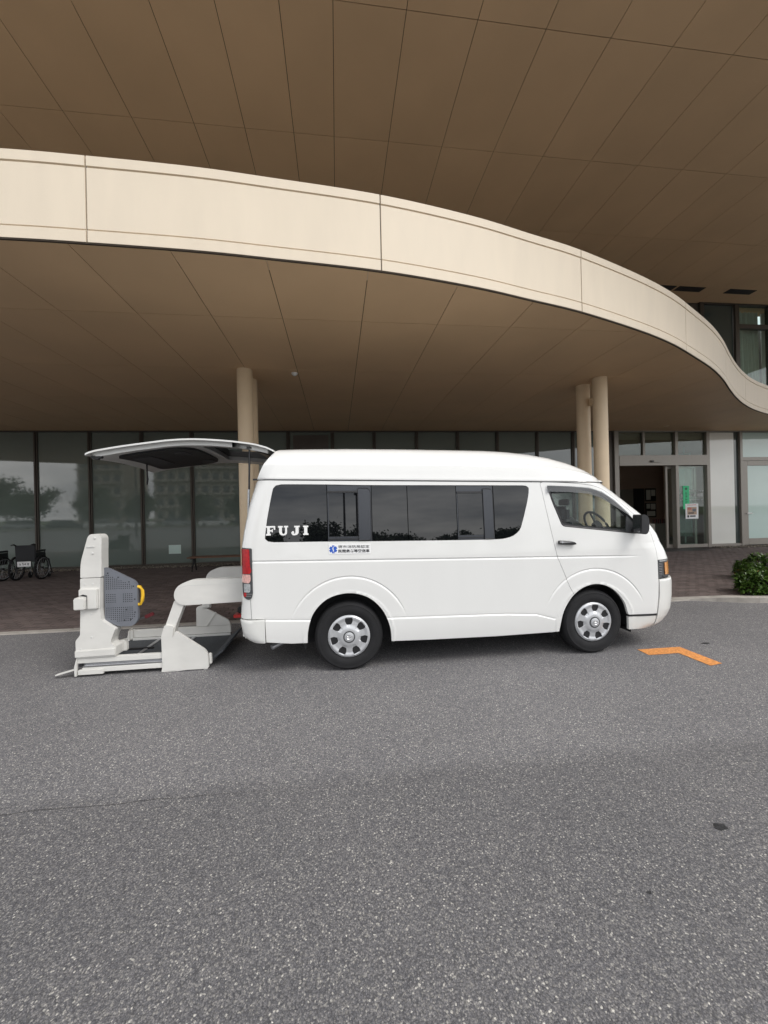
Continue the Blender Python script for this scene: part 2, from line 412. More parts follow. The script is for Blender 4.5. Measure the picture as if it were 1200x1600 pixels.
def sheet_me(name, outline, holes, step, fmap, depth=.02, smooth=50, flip=False):
    """triangulated sheet mapped by fmap(u,t)->(x,y,z); rim turned inwards by depth (in y)"""
    v, f = tri2d(outline, holes, step)
    X = fmap(v[:, 0], v[:, 1]); n = len(X); f = [tuple(t) for t in f]
    cnt = {}
    for t in f:
        for i in range(3):
            e = (t[i], t[(i + 1) % 3]); cnt[e] = cnt.get(e, 0) + 1
    bd = [e for e in cnt if (e[1], e[0]) not in cnt]
    idx = {}; V = X.tolist()
    for e in bd:
        for i in e:
            if i not in idx: idx[i] = len(V); V.append([X[i][0], X[i][1] + depth, X[i][2]])
    for a, b in bd: f.append((b, a, idx[a], idx[b]))
    e = .0015; du = fmap(v[:, 0] + e, v[:, 1]) - fmap(v[:, 0] - e, v[:, 1]); dt = fmap(v[:, 0], v[:, 1] + e) - fmap(v[:, 0], v[:, 1] - e)
    nr = np.cross(du, dt); nr /= np.linalg.norm(nr, axis=1)[:, None] + 1e-12
    if flip:
        V = [[p[0], WID - p[1], p[2]] for p in V]; f = [t[::-1] for t in f]; nr[:, 1] *= -1
    me = mk(name, V, f); me.shade_smooth(); ln = []
    for p in me.polygons:
        if len(p.vertices) == 3:
            for vi in p.vertices: ln.append(tuple(nr[vi]) if vi < n else tuple(p.normal))
        else: ln += [tuple(p.normal)] * len(p.vertices)
    me.normals_split_custom_set(ln)
    return me

def text_me(body, size, extrude=.0008, align='LEFT', bold=0):
    c = bpy.data.curves.new('txt', 'FONT'); c.body = body; c.size = size; c.extrude = extrude; c.align_x = align; c.offset = bold
    o = bpy.data.objects.new('txt', c); col.objects.link(o); bpy.context.view_layer.update()
    me = bpy.data.meshes.new_from_object(o.evaluated_get(bpy.context.evaluated_depsgraph_get()))
    bpy.data.objects.remove(o); bpy.data.curves.remove(c); me.materials.clear()
    return me

def fit_text(me, x0, x1, z0, z1, y, plane='xz'):
    co = np.array([v.co[:] for v in me.vertices])
    if not len(co): return me
    mn, mx_ = co.min(0), co.max(0)
    for v in me.vertices:
        a = x0 + (v.co.x - mn[0]) / (mx_[0] - mn[0] + 1e-9) * (x1 - x0); b = z0 + (v.co.y - mn[1]) / (mx_[1] - mn[1] + 1e-9) * (z1 - z0)
        v.co = (a, y - (v.co.z - mn[2]) * 1, b)
    return me

# ================================================================== GROUND
def sheet(name, x0, y0, x1, y1, z, m, **k):
    return obj(name, mk(name, [(x0, y0, z), (x1, y0, z), (x1, y1, z), (x0, y1, z)], [(0, 1, 2, 3)]), m, **k)
sheet('ground', -700, -700, 700, 700, -.03, 'grass', kind='structure')
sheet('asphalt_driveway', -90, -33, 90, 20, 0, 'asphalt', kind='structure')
sheet('plaza_bed', -40, 5.70, 40, 12.86, .003, 'sand', kind='structure')

# ---- clay pavers
plaza = empty('plaza_paving', (0, 5.8, 0), kind='structure')
PH = .013
def brick_verts(x0, y0, x1, y1, h):
    e = .004
    return [(x0, y0, 0.004), (x1, y0, 0.004), (x1, y1, 0.004), (x0, y1, 0.004), (x0 + e, y0 + e, h), (x1 - e, y0 + e, h), (x1 - e, y1 - e, h), (x0 + e, y1 - e, h)]
BF = [(4, 5, 6, 7), (0, 1, 5, 4), (1, 2, 6, 5), (2, 3, 7, 6), (3, 0, 4, 7)]
def in_planter(x, y): return x > 5.5 and y < 7.4 - .0 and y > 5.2 and (x > 6.35 or y < 5.75 - (x - 5.4) * .1)
rows = []
y = 5.83; r = 0
while y < 12.28:
    x = -14 + (.1 if r % 2 else 0)
    while x < 17:
        if not (x > 6.32 + max(0, y - 5.5) * 1.3 and y < 8.3): rows.append((x, y))
        x += .203
    y += .1025; r += 1
def vis(x, y):
    q = (x + .1) / (y + .05); return (-.8 < q < -.27) or (.92 < q < 1.3)
cand = sorted([p for p in rows if vis(*p)], key=lambda p: p[0] ** 2 + p[1] ** 2)
# largest in the picture: the nearest bricks on both sides of the van
near = set(cand[:298])
bme = mk('paver_brick', brick_verts(0, 0, .198, .0975, PH), BF); bme.materials.append(M_['paver'])
for p in near:
    o = obj('paver_brick', bme, None, plaza); o.location = (p[0], p[1] - 5.8, random.uniform(-.0015, .0015))
V, F = [], []
for p in rows:
    if p in near: continue
    o = len(V); V += brick_verts(p[0], p[1] - 5.8, p[0] + .198, p[1] - 5.8 + .0975, PH + random.uniform(-.0015, .0015)); F += [tuple(i + o for i in f) for f in BF]
obj('paver_field', mk('paver_field', V, F), 'paver', plaza, kind='stuff')
# ---- flush concrete edging along the plaza
kme = box_me('kerb_stone', [((0, 0, -.05), (.594, .125, .016))], .006, 1); kme.materials.append(M_['kerb'])
x = -14.0
while x < 5.3:
    o = obj('kerb_stone', kme, None, plaza); o.location = (x, 5.695 - 5.8 + random.uniform(-.003, .003), random.uniform(-.002, .002)); x += .6
# ---- planter bed with raised kerb
planter = empty('planter_bed', (6.9, 5.9, 0), label='low planter bed with curved pale concrete kerb at right edge of plaza', cat='planter')
pk = spline([(5.36, 5.78), (5.75, 5.62), (6.19, 5.42), (6.52, 5.33), (7.1, 5.27), (8.0, 5.25), (11.6, 5.25)], .08)
def ribbon(name, pts, wd, z0, z1, m, parent, off=(0, 0), z0b=None):
    n = len(pts); V = []; F = []
    for i, p in enumerate(pts):
        a = np.array(pts[max(i - 1, 0)]); b = np.array(pts[min(i + 1, n - 1)]); t = (b - a) / np.linalg.norm(b - a); nn = np.array([-t[1], t[0]])
        q = np.array(p) - off; e = q + nn * wd
        zz = z1[i] if isinstance(z1, list) else z1
        V += [(q[0], q[1], z0), (q[0], q[1], zz - .01), (*(q + nn * .012), zz), (*(e - nn * .01), zz), (e[0], e[1], zz - .01), (e[0], e[1], z0)]
        if i < n - 1:
            for k in range(5): F.append((6 * i + k, 6 * i + 6 + k, 6 * i + 7 + k, 6 * i + k + 1))
    F.append((0, 1, 2, 3, 4, 5)); F.append(tuple(6 * (n - 1) + k for k in range(6))[::-1])
    bm = bmesh.new(); vv = [bm.verts.new(v) for v in V]; [bm.faces.new([vv[i] for i in f]) for f in F]
    return obj(name, from_bm(name, bm, 40), m, parent)
hs = [min(.09, .018 + .09 * max(0, (p[0] - 5.36)) / .9) for p in pk]
i = 0
while i < len(pk) - 1:
    j = min(i + 7, len(pk) - 1); seg = [pk[i]] + pk[i + 1:j] + [tuple(np.array(pk[j]) * .97 + np.array(pk[j - 1]) * .03)]
    ribbon('kerb_stone', seg, .13, -.05, hs[i:i + len(seg)], 'kerb', planter, off=(6.9, 5.9)); i = j
prism('soil', [(x - 6.9, y - 5.9 + .12) for x, y in pk if x > 6.45] + [(4.6, 2.4), (3.3, 2.4)], .0, .045, 'soil', planter, axis='z')

def shrub(loc, r, hgt, label, seed, n=330):
    n = int(n * .8); rs = random.Random(seed); t = empty('evergreen_shrub', loc, label=label, cat='shrub', group='glossy shrubs in the planter bed')
    V, F, V2, F2 = [], [], [], []
    def leaf(V, F, c, d, L, wd):
        d = d.normalized(); s = d.cross(Vector((rs.uniform(-.3, .3), rs.uniform(-.3, .3), 1))).normalized(); up = s.cross(d)
        o = len(V); q = [c, c + d * L * .45 + s * wd + up * L * .03, c + d * L * .85 + s * wd * .7 - up * L * .04, c + d * L - up * L * .09, c + d * L * .85 - s * wd * .7 - up * L * .04, c + d * L * .45 - s * wd + up * L * .03, c + d * L * .5 - up * .004]
        V.extend(q); F.extend([(o, o + 1, o + 6), (o + 1, o + 2, o + 6), (o + 2, o + 3, o + 6), (o + 3, o + 4, o + 6), (o + 4, o + 5, o + 6), (o + 5, o, o + 6)])
    tips = []
    for i in range(n):
        a = rs.uniform(0, 2 * math.pi); e = math.asin(rs.uniform(-.1, 1)); k = min(1.06, rs.uniform(.72, 1.04) * (1 + .12 * math.sin(3 * a + seed) + .08 * math.sin(7 * e + a * 2)))
        dr = Vector((math.cos(a) * math.cos(e), math.sin(a) * math.cos(e), math.sin(e)))
        c = Vector((dr.x * r * k, dr.y * r * k, .06 + dr.z * hgt * k)); tips.append(c)
        ax = (dr + Vector((rs.uniform(-.4, .4), rs.uniform(-.4, .4), .45))).normalized(); s = ax.orthogonal().normalized(); b = ax.cross(s)
        for m in range(8):
            an = 2 * math.pi * m / 8 + rs.uniform(-.3, .3)
            d = ax * rs.uniform(.25, .9) + (s * math.cos(an) + b * math.sin(an))
            if rs.random() < .012: leaf(V2, F2, c, d, rs.uniform(.05, .075), .014)
            else: leaf(V, F, c, d, rs.uniform(.065, .105), .017)
    obj('foliage', mk('foliage', V, F, 60), 'leaf', t, kind='stuff')
    obj('yellow_leaves', mk('yellow_leaves', V2, F2, 60), 'leafy', t)
    st = []
    for c in rs.sample([q for q in tips if q.z > .12], 26): c = c * .88; st.append(tube_me('s', [(c.x * .12, c.y * .12, .03), (c.x * .5, c.y * .5, c.z * .45), tuple(c)], [.009, .006, .003], 5))
    obj('stems', join_me('stems', st), 'stem', t)
shrub((7.04, 5.84, .03), .32, .34, 'glossy round evergreen shrub nearest the curved kerb corner', 3)
shrub((7.82, 6.0, .03), .42, .42, 'larger glossy shrub cut off by the right edge behind the kerb', 5)
shrub((8.40, 6.9, .03), .46, .40, 'darker evergreen shrub at the back of the planter bed', 9)

# ---- gravel along the foot of the glass wall
def gravel(x0, x1):
    ico = bmesh.new(); bmesh.ops.create_icosphere(ico, subdivisions=1, radius=1); iv = np.array([v.co[:] for v in ico.verts]); fi = [[v.index for v in f.verts] for f in ico.faces]; ico.free()
    V, F = [], []
    n = int((x1 - x0) * 170)
    for _ in range(n):
        s = rng.uniform(.014, .036); c = np.array([rng.uniform(x0, x1), rng.uniform(12.31, 12.76), .012 + rng.uniform(0, .022)])
        q = iv * np.array([s, s * rng.uniform(.6, 1), s * .55]) * rng.uniform(.85, 1.15, (len(iv), 1)); a = rng.uniform(0, 6.28)
        q = np.stack([q[:, 0] * math.cos(a) - q[:, 1] * math.sin(a), q[:, 0] * math.sin(a) + q[:, 1] * math.cos(a), q[:, 2]], 1) + c
        o = len(V); V += q.tolist(); F += [tuple(i + o for i in f) for f in fi]
    obj('gravel_strip', mk('gravel_strip', V, F), 'gravel', kind='stuff', label='strip of brown river gravel along the foot of the glass wall', cat='gravel') if x0 < 0 else \
        obj('gravel_strip', mk('gravel_strip', V, F), 'gravel', kind='stuff', label='strip of gravel below the pale glass panels right of the entrance', cat='gravel')
gravel(-13, 9.0); gravel(13.4, 17)

# ================================================================== BUILDING
bld = empty('hospital_building', (0, 12.86, 0), label='hospital with dark glass curtain wall, sliding entrance and tan soffit overhead', cat='building')
WY = 12.86
def bb(name, x0, x1, y0, y1, z0, z1, m, parent=bld, bev=0, **k):   # box in world metres as a part of the building
    return box(name, (x0, y0 - WY, z0), (x1, y1 - WY, z1), m, parent, bev, **k)
mull = [-13.93, -12.41, -10.89, -9.36, -7.82, -6.30, -4.79, -3.27, -1.76, -.32, 1.07, 2.51, 3.94, 5.35, 6.80, 8.14]
for i in range(len(mull) - 1):
    a, b = mull[i], mull[i + 1]
    f = bb('window_glass', a + .045, b - .045, WY, WY + .02, .08, 4.245, 'frost')
    f.rotation_euler = (random.uniform(-.0012, .0012), 0, random.uniform(-.0015, .0015))
bb('window_glass', 8.185, 9.2, WY, WY + .02, .08, 4.245, 'frost')
for x in mull + [9.25]:
    p = bb('mullion', x - .012, x + .012, WY - .075, WY + .06, .05, 4.245, 'mullion', bev=.003)
    bb('mullion', x - .055, x - .018, WY - .05, WY + .05, .05, 4.245, 'mullion', bev=.003)
    bb('mullion', x + .018, x + .055, WY - .05, WY + .05, .05, 4.245, 'mullion', bev=.003)
bb('sill_rail', -14, 9.3, WY - .05, WY + .06, .01, .075, 'mullion', bev=.004)
bb('head_rail', -14, 9.6, WY - .052, WY + .06, 4.25, 4.30, 'mullion', bev=.004)
bb('lintel', -14, 24, WY + .0, WY + .3, 4.32, 5.2, 'fascia')
bb('backing_wall', -14, 9.3, WY + .3, WY + .45, 0, 4.3, 'dark')
bb('notice_sheet', -6.30 + .75, -6.30 + 1.12, WY - .006, WY - .002, .38, .66, 'palegreen', label='pale square notice low on a window')
bb('louvre_blind', -1.6, -.45, WY - .008, WY - .002, 3.55, 4.15, 'lobbyfloor', label='brown blind panel high behind one window')

# ---- entrance screen
bb('dark_return', 9.30, 9.64, WY - .02, WY + .25, 0, 4.3, 'mullion')
bb('door_frame_post', 9.66, 9.83, WY - .10, WY + .12, 0, 4.25, 'frame', bev=.006)
bb('door_frame_post', 12.05, 12.17, WY - .08, WY + .12, 0, 4.25, 'frame', bev=.006)
bb('door_frame_post', 13.31, 13.44, WY - .08, WY + .12, 0, 4.25, 'frame', bev=.006)
bb('door_frame_post', 14.68, 14.79, WY - .08, WY + .12, 0, 4.25, 'frame', bev=.006)
bb('door_frame_post', 10.80, 10.89, WY - .05, WY + .10, 3.403, 4.25, 'frame', bev=.004)
bb('head_rail', 9.66, 24, WY - .085, WY + .1, 4.253, 4.315, 'frame', bev=.004)
for a, b in ((9.83, 10.80), (10.89, 12.05), (12.17, 13.31)):
    t = bb('transom_window', a + .01, b - .01, WY - .0, WY + .015, 3.41, 4.245, 'shopglass')
hb = bb('door_header', 9.832, 13.308, WY - .11, WY + .12, 3.03, 3.40, 'frame', bev=.006)
bb('door_sensor', 11.03, 11.42, WY - .17, WY - .112, 3.14, 3.21, 'frame', bev=.012)
bb('door_sensor_lens', 11.03, 11.12, WY - .176, WY - .171, 3.145, 3.205, 'black')
dl = empty('sliding_door', (11.95, 0, 0)); dl.parent = bld            # open leaf parked behind the fixed pane
def db(name, x0, x1, y0, y1, z0, z1, m): return box(name, (x0 - 11.95, y0 - WY, z0), (x1 - 11.95, y1 - WY, z1), m, dl, .003)
db('stile', 11.80, 11.88, WY + .10, WY + .15, .02, 3.02, 'frame'); db('stile', 12.95, 13.03, WY + .10, WY + .15, .02, 3.02, 'frame')
db('rail', 11.882, 12.948, WY + .10, WY + .15, .02, .14, 'frame'); db('rail', 11.882, 12.948, WY + .10, WY + .15, 2.93, 3.02, 'frame')
db('glass', 11.884, 12.946, WY + .12, WY + .13, .142, 2.928, 'shopglass')
bb('window_glass', 12.18, 13.30, WY + .0, WY + .015, .14, 3.0, 'shopglass')
bb('sill_rail', 12.172, 13.308, WY - .06, WY + .06, .02, .135, 'frame', bev=.004)
bb('window_glass', 13.45, 14.50, WY + .0, WY + .02, .12, 4.24, 'whitefilm')
bb('window_glass', 14.503, 14.67, WY + .001, WY + .02, .12, 4.24, 'frostdark')
bb('sill_rail', 13.442, 14.678, WY - .06, WY + .06, .03, .115, 'frame', bev=.004)
bb('window_glass', 14.80, 16.0, WY + .0, WY + .02, 3.32, 4.24, 'palegreen')
bb('head_rail', 14.792, 20, WY - .06, WY + .06, 3.18, 3.31, 'frame', bev=.004)
sdr = empty('side_door', (14.9, 0, 0)); sdr.parent = bld
def sb(name, x0, x1, y0, y1, z0, z1, m): return box(name, (x0 - 14.9, y0 - WY, z0), (x1 - 14.9, y1 - WY, z1), m, sdr, .004)
sb('stile', 14.80, 15.0, WY - .05, WY + .03, .05, 3.17, 'frame'); sb('stile', 15.98, 16.15, WY - .05, WY + .03, .05, 3.17, 'frame')
sb('rail', 15.002, 15.978, WY - .05, WY + .03, .05, .28, 'frame'); sb('rail', 15.002, 15.978, WY - .05, WY + .03, 3.0, 3.17, 'frame')
sb('glass', 15.004, 15.976, WY - .01, WY + .01, .282, 2.998, 'palegreen')
sb('handle', 14.90, 15.12, WY - .10, WY - .075, 1.20, 1.24, 'chrome')
for a in (16.2, 17.6, 19.0):
    bb('window_glass', a, a + 1.3, WY, WY + .02, .12, 3.17, 'palegreen'); bb('window_glass', a, a + 1.3, WY, WY + .02, 3.32, 4.24, 'palegreen'); bb('door_frame_post', a + 1.302, a + 1.398, WY - .08, WY + .1, 0, 4.25, 'frame')
# ---- sliding door signs
def mtext(name, body, x0, x1, z0, z1, y, m, parent, bold=0):
    me = fit_text(text_me(body, .2, .0006, bold=bold), x0, x1, z0, z1, y); return obj(name, me, m, parent)
def strokes(name, x0, x1, z0, z1, y, m, parent, n, seed, vertical=False):
    # lettering too small and blurred to read: rows of short printed strokes
    r = random.Random(seed); V, F = [], []
    for i in range(n):
        for q in range(4):
            cx_, cz_ = ((x0 + (i + .5) * (x1 - x0) / n, (z0 + z1) / 2) if not vertical else ((x0 + x1) / 2, z0 + (i + .5) * (z1 - z0) / n))
            w_ = ((x1 - x0) / n if not vertical else (x1 - x0)) * .4; h_ = ((z1 - z0) if not vertical else (z1 - z0) / n) * .42
            a, b = (w_ * r.uniform(.5, 1), h_ * .16) if q % 2 else (w_ * .16, h_ * r.uniform(.5, 1))
            px, pz = cx_ + r.uniform(-.5, .5) * w_, cz_ + r.uniform(-.6, .6) * h_; o = len(V)
            V += [(px - a, y, pz - b), (px + a, y, pz - b), (px + a, y, pz + b), (px - a, y, pz + b)]; F.append((o, o + 1, o + 2, o + 3))
    return obj(name, mk(name, V, F), m, parent, kind='stuff')
strokes('door_lettering', 12.28, 13.22, 2.06, 2.14, -.006, 'white', bld, 12, 1)
mtext('door_lettering', '病院', 12.96, 13.18, 1.88, 2.0, -.006, 'white', bld)
strokes('door_lettering', 12.26, 12.90, 1.88, 2.0, -.006, 'white', bld, 5, 2)
strokes('door_lettering', 12.26, 13.16, 1.74, 1.79, -.006, 'white', bld, 16, 3)
gs = bb('green_sign', 12.385, 12.63, WY - .012, WY - .009, 1.42, 2.28, 'green')
obj('green_sign_mark', lathe_me('green_sign_mark', [(0, -.0135), (.05, -.0132)], 8, 'y', (12.505, 0, 2.17)), 'greenink', bld)
strokes('green_sign_lettering', 12.45, 12.56, 1.50, 2.08, -.0127, 'greenink', bld, 5, 4, True)
ps = empty('poster', (12.72, 0, 1.35)); ps.parent = bld
def pb(name, x0, x1, z0, z1, m, d): return box(name, (x0 - 12.72, -.016 - d, z0 - 1.35), (x1 - 12.72, -.014, z1 - 1.35), m, ps)
pb('sheet', 12.46, 12.98, 1.07, 1.62, 'sticker', .0); pb('title', 12.53, 12.90, 1.565, 1.585, 'postred', .002)
pb('picture', 12.53, 12.91, 1.22, 1.50, 'posttan', .002)
for k, (a, b, c, d) in enumerate(((12.54, 12.70, 1.40, 1.47), (12.74, 12.88, 1.33, 1.44), (12.57, 12.80, 1.26, 1.30), (12.53, 12.60, 1.12, 1.20), (12.64, 12.86, 1.14, 1.19))):
    pb('print', a, b, c, d, ('postred', 'liftgrey', 'ink', 'ink', 'ink')[k], .004)
# ---- lobby behind the open door
bb('lobby_floor', 9.3, 20.5, WY + .02, 18.4, -.02, .014, 'lobbyfloor')
bb('lobby_wall', 13.2, 20.5, 18.4, 18.6, 0, 4.3, 'lobby'); bb('lobby_wall', 8.9, 9.3, WY + .5, 18.4, 0, 4.3, 'lobby'); bb('lobby_wall', 20.3, 20.5, WY + .15, 18.39, 0, 4.3, 'lobby')  # back wall stops short: unseen gap added to let sky light in
bb('lobby_ceiling', 9.0, 20.3, WY + .12, 18.39, 4.0, 4.315, 'lobby')
bb('lobby_partition', 13.7, 14.75, 18.2, 18.3, 0, 2.45, 'frame')
bb('lobby_doorway', 14.9, 15.5, 18.36, 18.395, .015, 2.5, 'lobbydark')
bb('notice_board', 15.55, 16.15, 18.36, 18.395, 1.82, 2.5, 'lobbydark'); bb('notice_board', 15.55, 16.15, 18.36, 18.395, 1.0, 1.75, 'lobbydark')
for a, b, c, d in ((15.60, 15.84, 1.9, 2.42), (15.88, 16.10, 2.1, 2.42), (15.60, 15.80, 1.45, 1.70), (15.84, 16.10, 1.40, 1.70), (15.62, 16.08, 1.06, 1.32)): bb('notice_sheet', a, b, 18.345, 18.356, c, d, 'whitefilm')
bb('lobby_column', 13.75, 14.35, 14.2, 14.8, 0.015, 3.99, 'palegreen', bev=.28)
bb('lobby_column', 16.35, 16.8, 17.6, 18.1, 0.015, 3.99, 'lobby')
mat_ = bb('entrance_mat', 9.9, 12.6, 11.9, 12.7, .0, .018, 'lobbydark')
# ---- upper storey
UY = 12.2
bb('upper_wall', -14, 12.55, UY, UY + .3, 4.6, 8.63, 'mullion')
bb('upper_wall', 12.55, 24, UY, UY + .3, 4.6, 5.35, 'lintel' if 'lintel' in M_ else 'fascia')
bb('upper_back', 12.4, 24, UY + 1.6, UY + 1.7, 5.35, 8.63, 'lobbydark')
uw = [12.62, 13.98, 15.35, 16.7, 18.1]
for i, x in enumerate(uw):
    bb('upper_mullion', x - .10, x + .06, UY - .06, UY + .12, 5.352, 8.6, 'mullion', bev=.005)
bb('upper_rail', 14.05, 24, UY - .05, UY + .1, 7.78, 7.93, 'mullion', bev=.004)
bb('upper_rail', 12.5, 24, UY - .062, UY + .12, 8.602, 8.645, 'mullion')
bb('upper_rail', 12.5, 24, UY - .062, UY + .12, 5.30, 5.40, 'mullion')
bb('window_glass', 12.70, 13.86, UY + .02, UY + .04, 5.41, 8.59, 'frostdark')
for a, b in ((14.05, 15.24), (15.42, 16.59), (16.77, 17.99)):
    bb('window_glass', a, b, UY + .02, UY + .035, 5.41, 7.775, 'shopglass'); bb('window_glass', a, b, UY + .02, UY + .035, 7.935, 8.59, 'shopglass')
def curtain(x0, x1, z0, z1):
    V, F = [], []; n = 90
    for j in range(2):
        for i in range(n + 1):
            t = i / n; k = 1 if j else .55
            V.append((x0 + (x1 - x0) * t + (0 if j else .12 * math.sin(t * 3)), UY - WY + .35 + .07 * math.sin(t * 46 + 1.3 * math.sin(t * 9)) * k, z1 if j else z0))
    for i in range(n): F.append((i, i + 1, n + 2 + i, n + 1 + i))
    obj('curtain', mk('curtain', V, F, 80), 'curtain', bld)
curtain(14.0, 15.3, 5.4, 8.55); curtain(15.4, 16.7, 5.4, 8.55)
bb('sill_board', 14.1, 16.5, UY + .12, UY + .32, 5.40, 5.62, 'whitefilm')

# ---- high soffit boards
UZ = 8.65; tilt = -.018
ux = [-16.6, -15.5, -14.45, -13.4, -12.35, -11.3, -10.2, -9.1, -8.0, -6.9, -5.75, -4.68, -3.56, -2.51, -1.62, -.74, .005, 1.04, 2.09, 3.14, 4.18, 5.22, 6.27, 7.31, 8.36, 9.4, 10.45, 11.5, 12.54, 13.6, 14.6, 15.7, 16.7, 17.8, 18.8, 19.9, 21, 22]
uy = [3.40, 5.33, 7.27, 9.21, 11.15, 12.7]
upper = empty('upper_soffit', (0, 5.4, UZ)); upper.parent = bld; upper.location = (0, 5.4 - WY, UZ); upper.rotation_euler = (0, 0, .016)
for i in range(len(ux) - 1):
    for j in range(len(uy) - 1):
        g = .005
        box('soffit_board', (ux[i] + g, uy[j] - 5.4 + g, 0), (ux[i + 1] - g, uy[j + 1] - 5.4 - g, .012), 'soffit', upper)
box('soffit_backing', (-16.6, -2.0, .013), (22, 7.3, .3), 'soffitback', upper)
box('roof_edge', (-16.8, -2.35, -.05), (22, -2.02, 1.1), 'fascia', upper)
for a, b in ((10.2, 10.95), (11.05, 12.0), (12.9, 13.9)):
    v = box('soffit_vent', (a, 5.73, -.012), (b, 5.98, -.001), 'lobbydark', upper)

# ================================================================== CANOPY
cv = spline([(-16, 6.6), (-12, 5.0), (-8.5, 4.32), (-5.3, 4.1), (-3.27, 4.085), (-2.49, 4.1), (-1.5, 4.14), (-.76, 4.205), (.49, 4.34), (1.65, 4.565), (2.51, 4.80), (3.38, 5.05),
             (4.65, 5.52), (5.58, 5.93), (6.43, 6.39), (7.45, 6.98), (8.35, 7.58), (9.25, 8.24), (10.1, 8.84), (10.85, 9.33), (11.65, 9.80), (12.5, 10.22), (13.5, 10.62), (15, 11.0), (17.5, 11.3), (22, 11.5)], .12)
canopy = empty('entrance_canopy', (0, 4.35, 4.3), label='curved cream canopy sweeping over the van and entrance, on paired columns', cat='canopy')
cva = np.array(cv); seglen = np.r_[0, np.cumsum(np.linalg.norm(np.diff(cva, axis=0), axis=1))]
def at_s(s): return np.array([np.interp(s, seglen, cva[:, 0]), np.interp(s, seglen, cva[:, 1])])
s_of = lambda x: np.interp(x, cva[:, 0], seglen)
s0 = s_of(.49); joints = [s0 + 2.985 * k for k in range(-6, 9)]
CZ0, CZ1 = 4.30, 5.165
for k in range(len(joints) - 1):
    a, b = joints[k] + .008, joints[k + 1] - .008
    if a < 0 or b > seglen[-1]: continue
    n = 30; bm = bmesh.new(); prof = [(.0, CZ0), (.0, CZ0 + .115), (.013, CZ0 + .117), (.013, CZ0 + .128), (.002, CZ0 + .130), (.002, CZ1 - .122), (.014, CZ1 - .120), (.014, CZ1 - .107), (-.004, CZ1 - .105), (-.004, CZ1 - .006), (.004, CZ1), (.22, CZ1 + .01), (.22, CZ0)]
    R_ = []
    for i in range(n + 1):
        s = a + (b - a) * i / n; p = at_s(s); q = at_s(min(s + .02, seglen[-1])) - at_s(max(s - .02, 0)); q /= np.linalg.norm(q); nn = np.array([-q[1], q[0]])
        R_.append([bm.verts.new((p[0] + nn[0] * d, p[1] + nn[1] * d - 4.35, z - 4.3)) for d, z in prof])
    m = len(prof)
    for i in range(n):
        for j in range(m): bm.faces.new((R_[i][j], R_[i + 1][j], R_[i + 1][(j + 1) % m], R_[i][(j + 1) % m]))
    bm.faces.new(R_[0][::-1]); bm.faces.new(R_[-1])
    obj('fascia_panel', from_bm('fascia_panel', bm, 25), 'fascia', canopy)
def band(name, d0, d1, z0, z1, m):
    n = 160; V, F = [], []
    for i in range(n + 1):
        s = seglen[-1] * i / n; p = at_s(s); q = at_s(min(s + .05, seglen[-1])) - at_s(max(s - .05, 0)); q /= np.linalg.norm(q); nn = np.array([-q[1], q[0]])
        for d, z in ((d0, z0), (d0, z1), (d1, z1), (d1, z0)): V.append((p[0] + nn[0] * d, p[1] + nn[1] * d - 4.35, z - 4.3))
        if i < n:
            for j in range(4): F.append((4 * i + j, 4 * i + 4 + j, 4 * i + 4 + (j + 1) % 4, 4 * i + (j + 1) % 4))
    bm = bmesh.new(); vv = [bm.verts.new(v) for v in V]; [bm.faces.new([vv[i] for i in f]) for f in F]
    return obj(name, from_bm(name, bm, 30), m, canopy)
band('joint_backing', .024, .05, CZ0 + .005, CZ1 - .01, 'kerb')
band('drip_edge', .006, .028, CZ0 - .014, CZ0 - .001, 'soffitback')
def offcurve(dd): return [tuple(at_s(s) + (lambda q: np.array([-q[1], q[0]]) / np.linalg.norm(q) * dd)(at_s(min(s + .05, seglen[-1])) - at_s(max(s - .05, 0)))) for s in np.linspace(0, seglen[-1], 150)]
inner = offcurve(.032)
outl = inner + [(22, WY - .06), (-16, WY - .06)]
lx = [-16, -14.9, -13.8, -12.7, -11.6, -10.5, -9.5, -8.5, -7.5, -6.55, -5.6, -4.63, -3.66, -2.70, -1.74, -.79, .32, 1.43, 2.55, 3.62, 4.7, 5.77, 6.85, 7.92, 9.0, 10.1, 11.2, 12.3, 13.4, 14.5, 15.6, 16.7, 17.8, 18.9, 20, 22]
ly = [3.6, 5.50, 7.42, 9.34, 11.26, 13.2]; sl = .016
for i in range(len(lx) - 1):
    for j in range(len(ly) - 1):
        g = .0045; P = outl
        # lines: x = lx - sl*(y-5.5) ; y = ly + sl*x
        for a, b, c in ((-1, -sl, -(lx[i] + sl * 5.5) - g), (1, sl, lx[i + 1] + sl * 5.5 - g), (sl, -1, -ly[j] - g), (-sl, 1, ly[j + 1] - g)):
            P = clip(P, a, b, c)
            if len(P) < 3: break
        if len(P) < 3 or abs(area(P)) < .004: continue
        Q = []
        for p in P:
            if not Q or math.dist(p, Q[-1]) > 1e-4: Q.append(p)
        if len(Q) > 2 and math.dist(Q[0], Q[-1]) < 1e-4: Q.pop()
        if len(Q) < 3: continue
        prism('soffit_board', [(p[0], p[1] - 4.35) for p in Q], -.012, -.0015, 'soffit', canopy, axis='z')
V = [(p[0], p[1] - 4.35, .002) for p in offcurve(.225) + [(22, WY - .06), (-16, WY - .06)]]; bm = bmesh.new(); fc = bm.faces.new([bm.verts.new(v) for v in V])
ex = bmesh.ops.extrude_face_region(bm, geom=[fc]); bmesh.ops.translate(bm, vec=(0, 0, .5), verts=[g for g in ex['geom'] if isinstance(g, bmesh.types.BMVert)])
bmesh.ops.triangulate(bm, faces=bm.faces)
obj('canopy_slab', from_bm('canopy_slab', bm), 'soffitback', canopy)
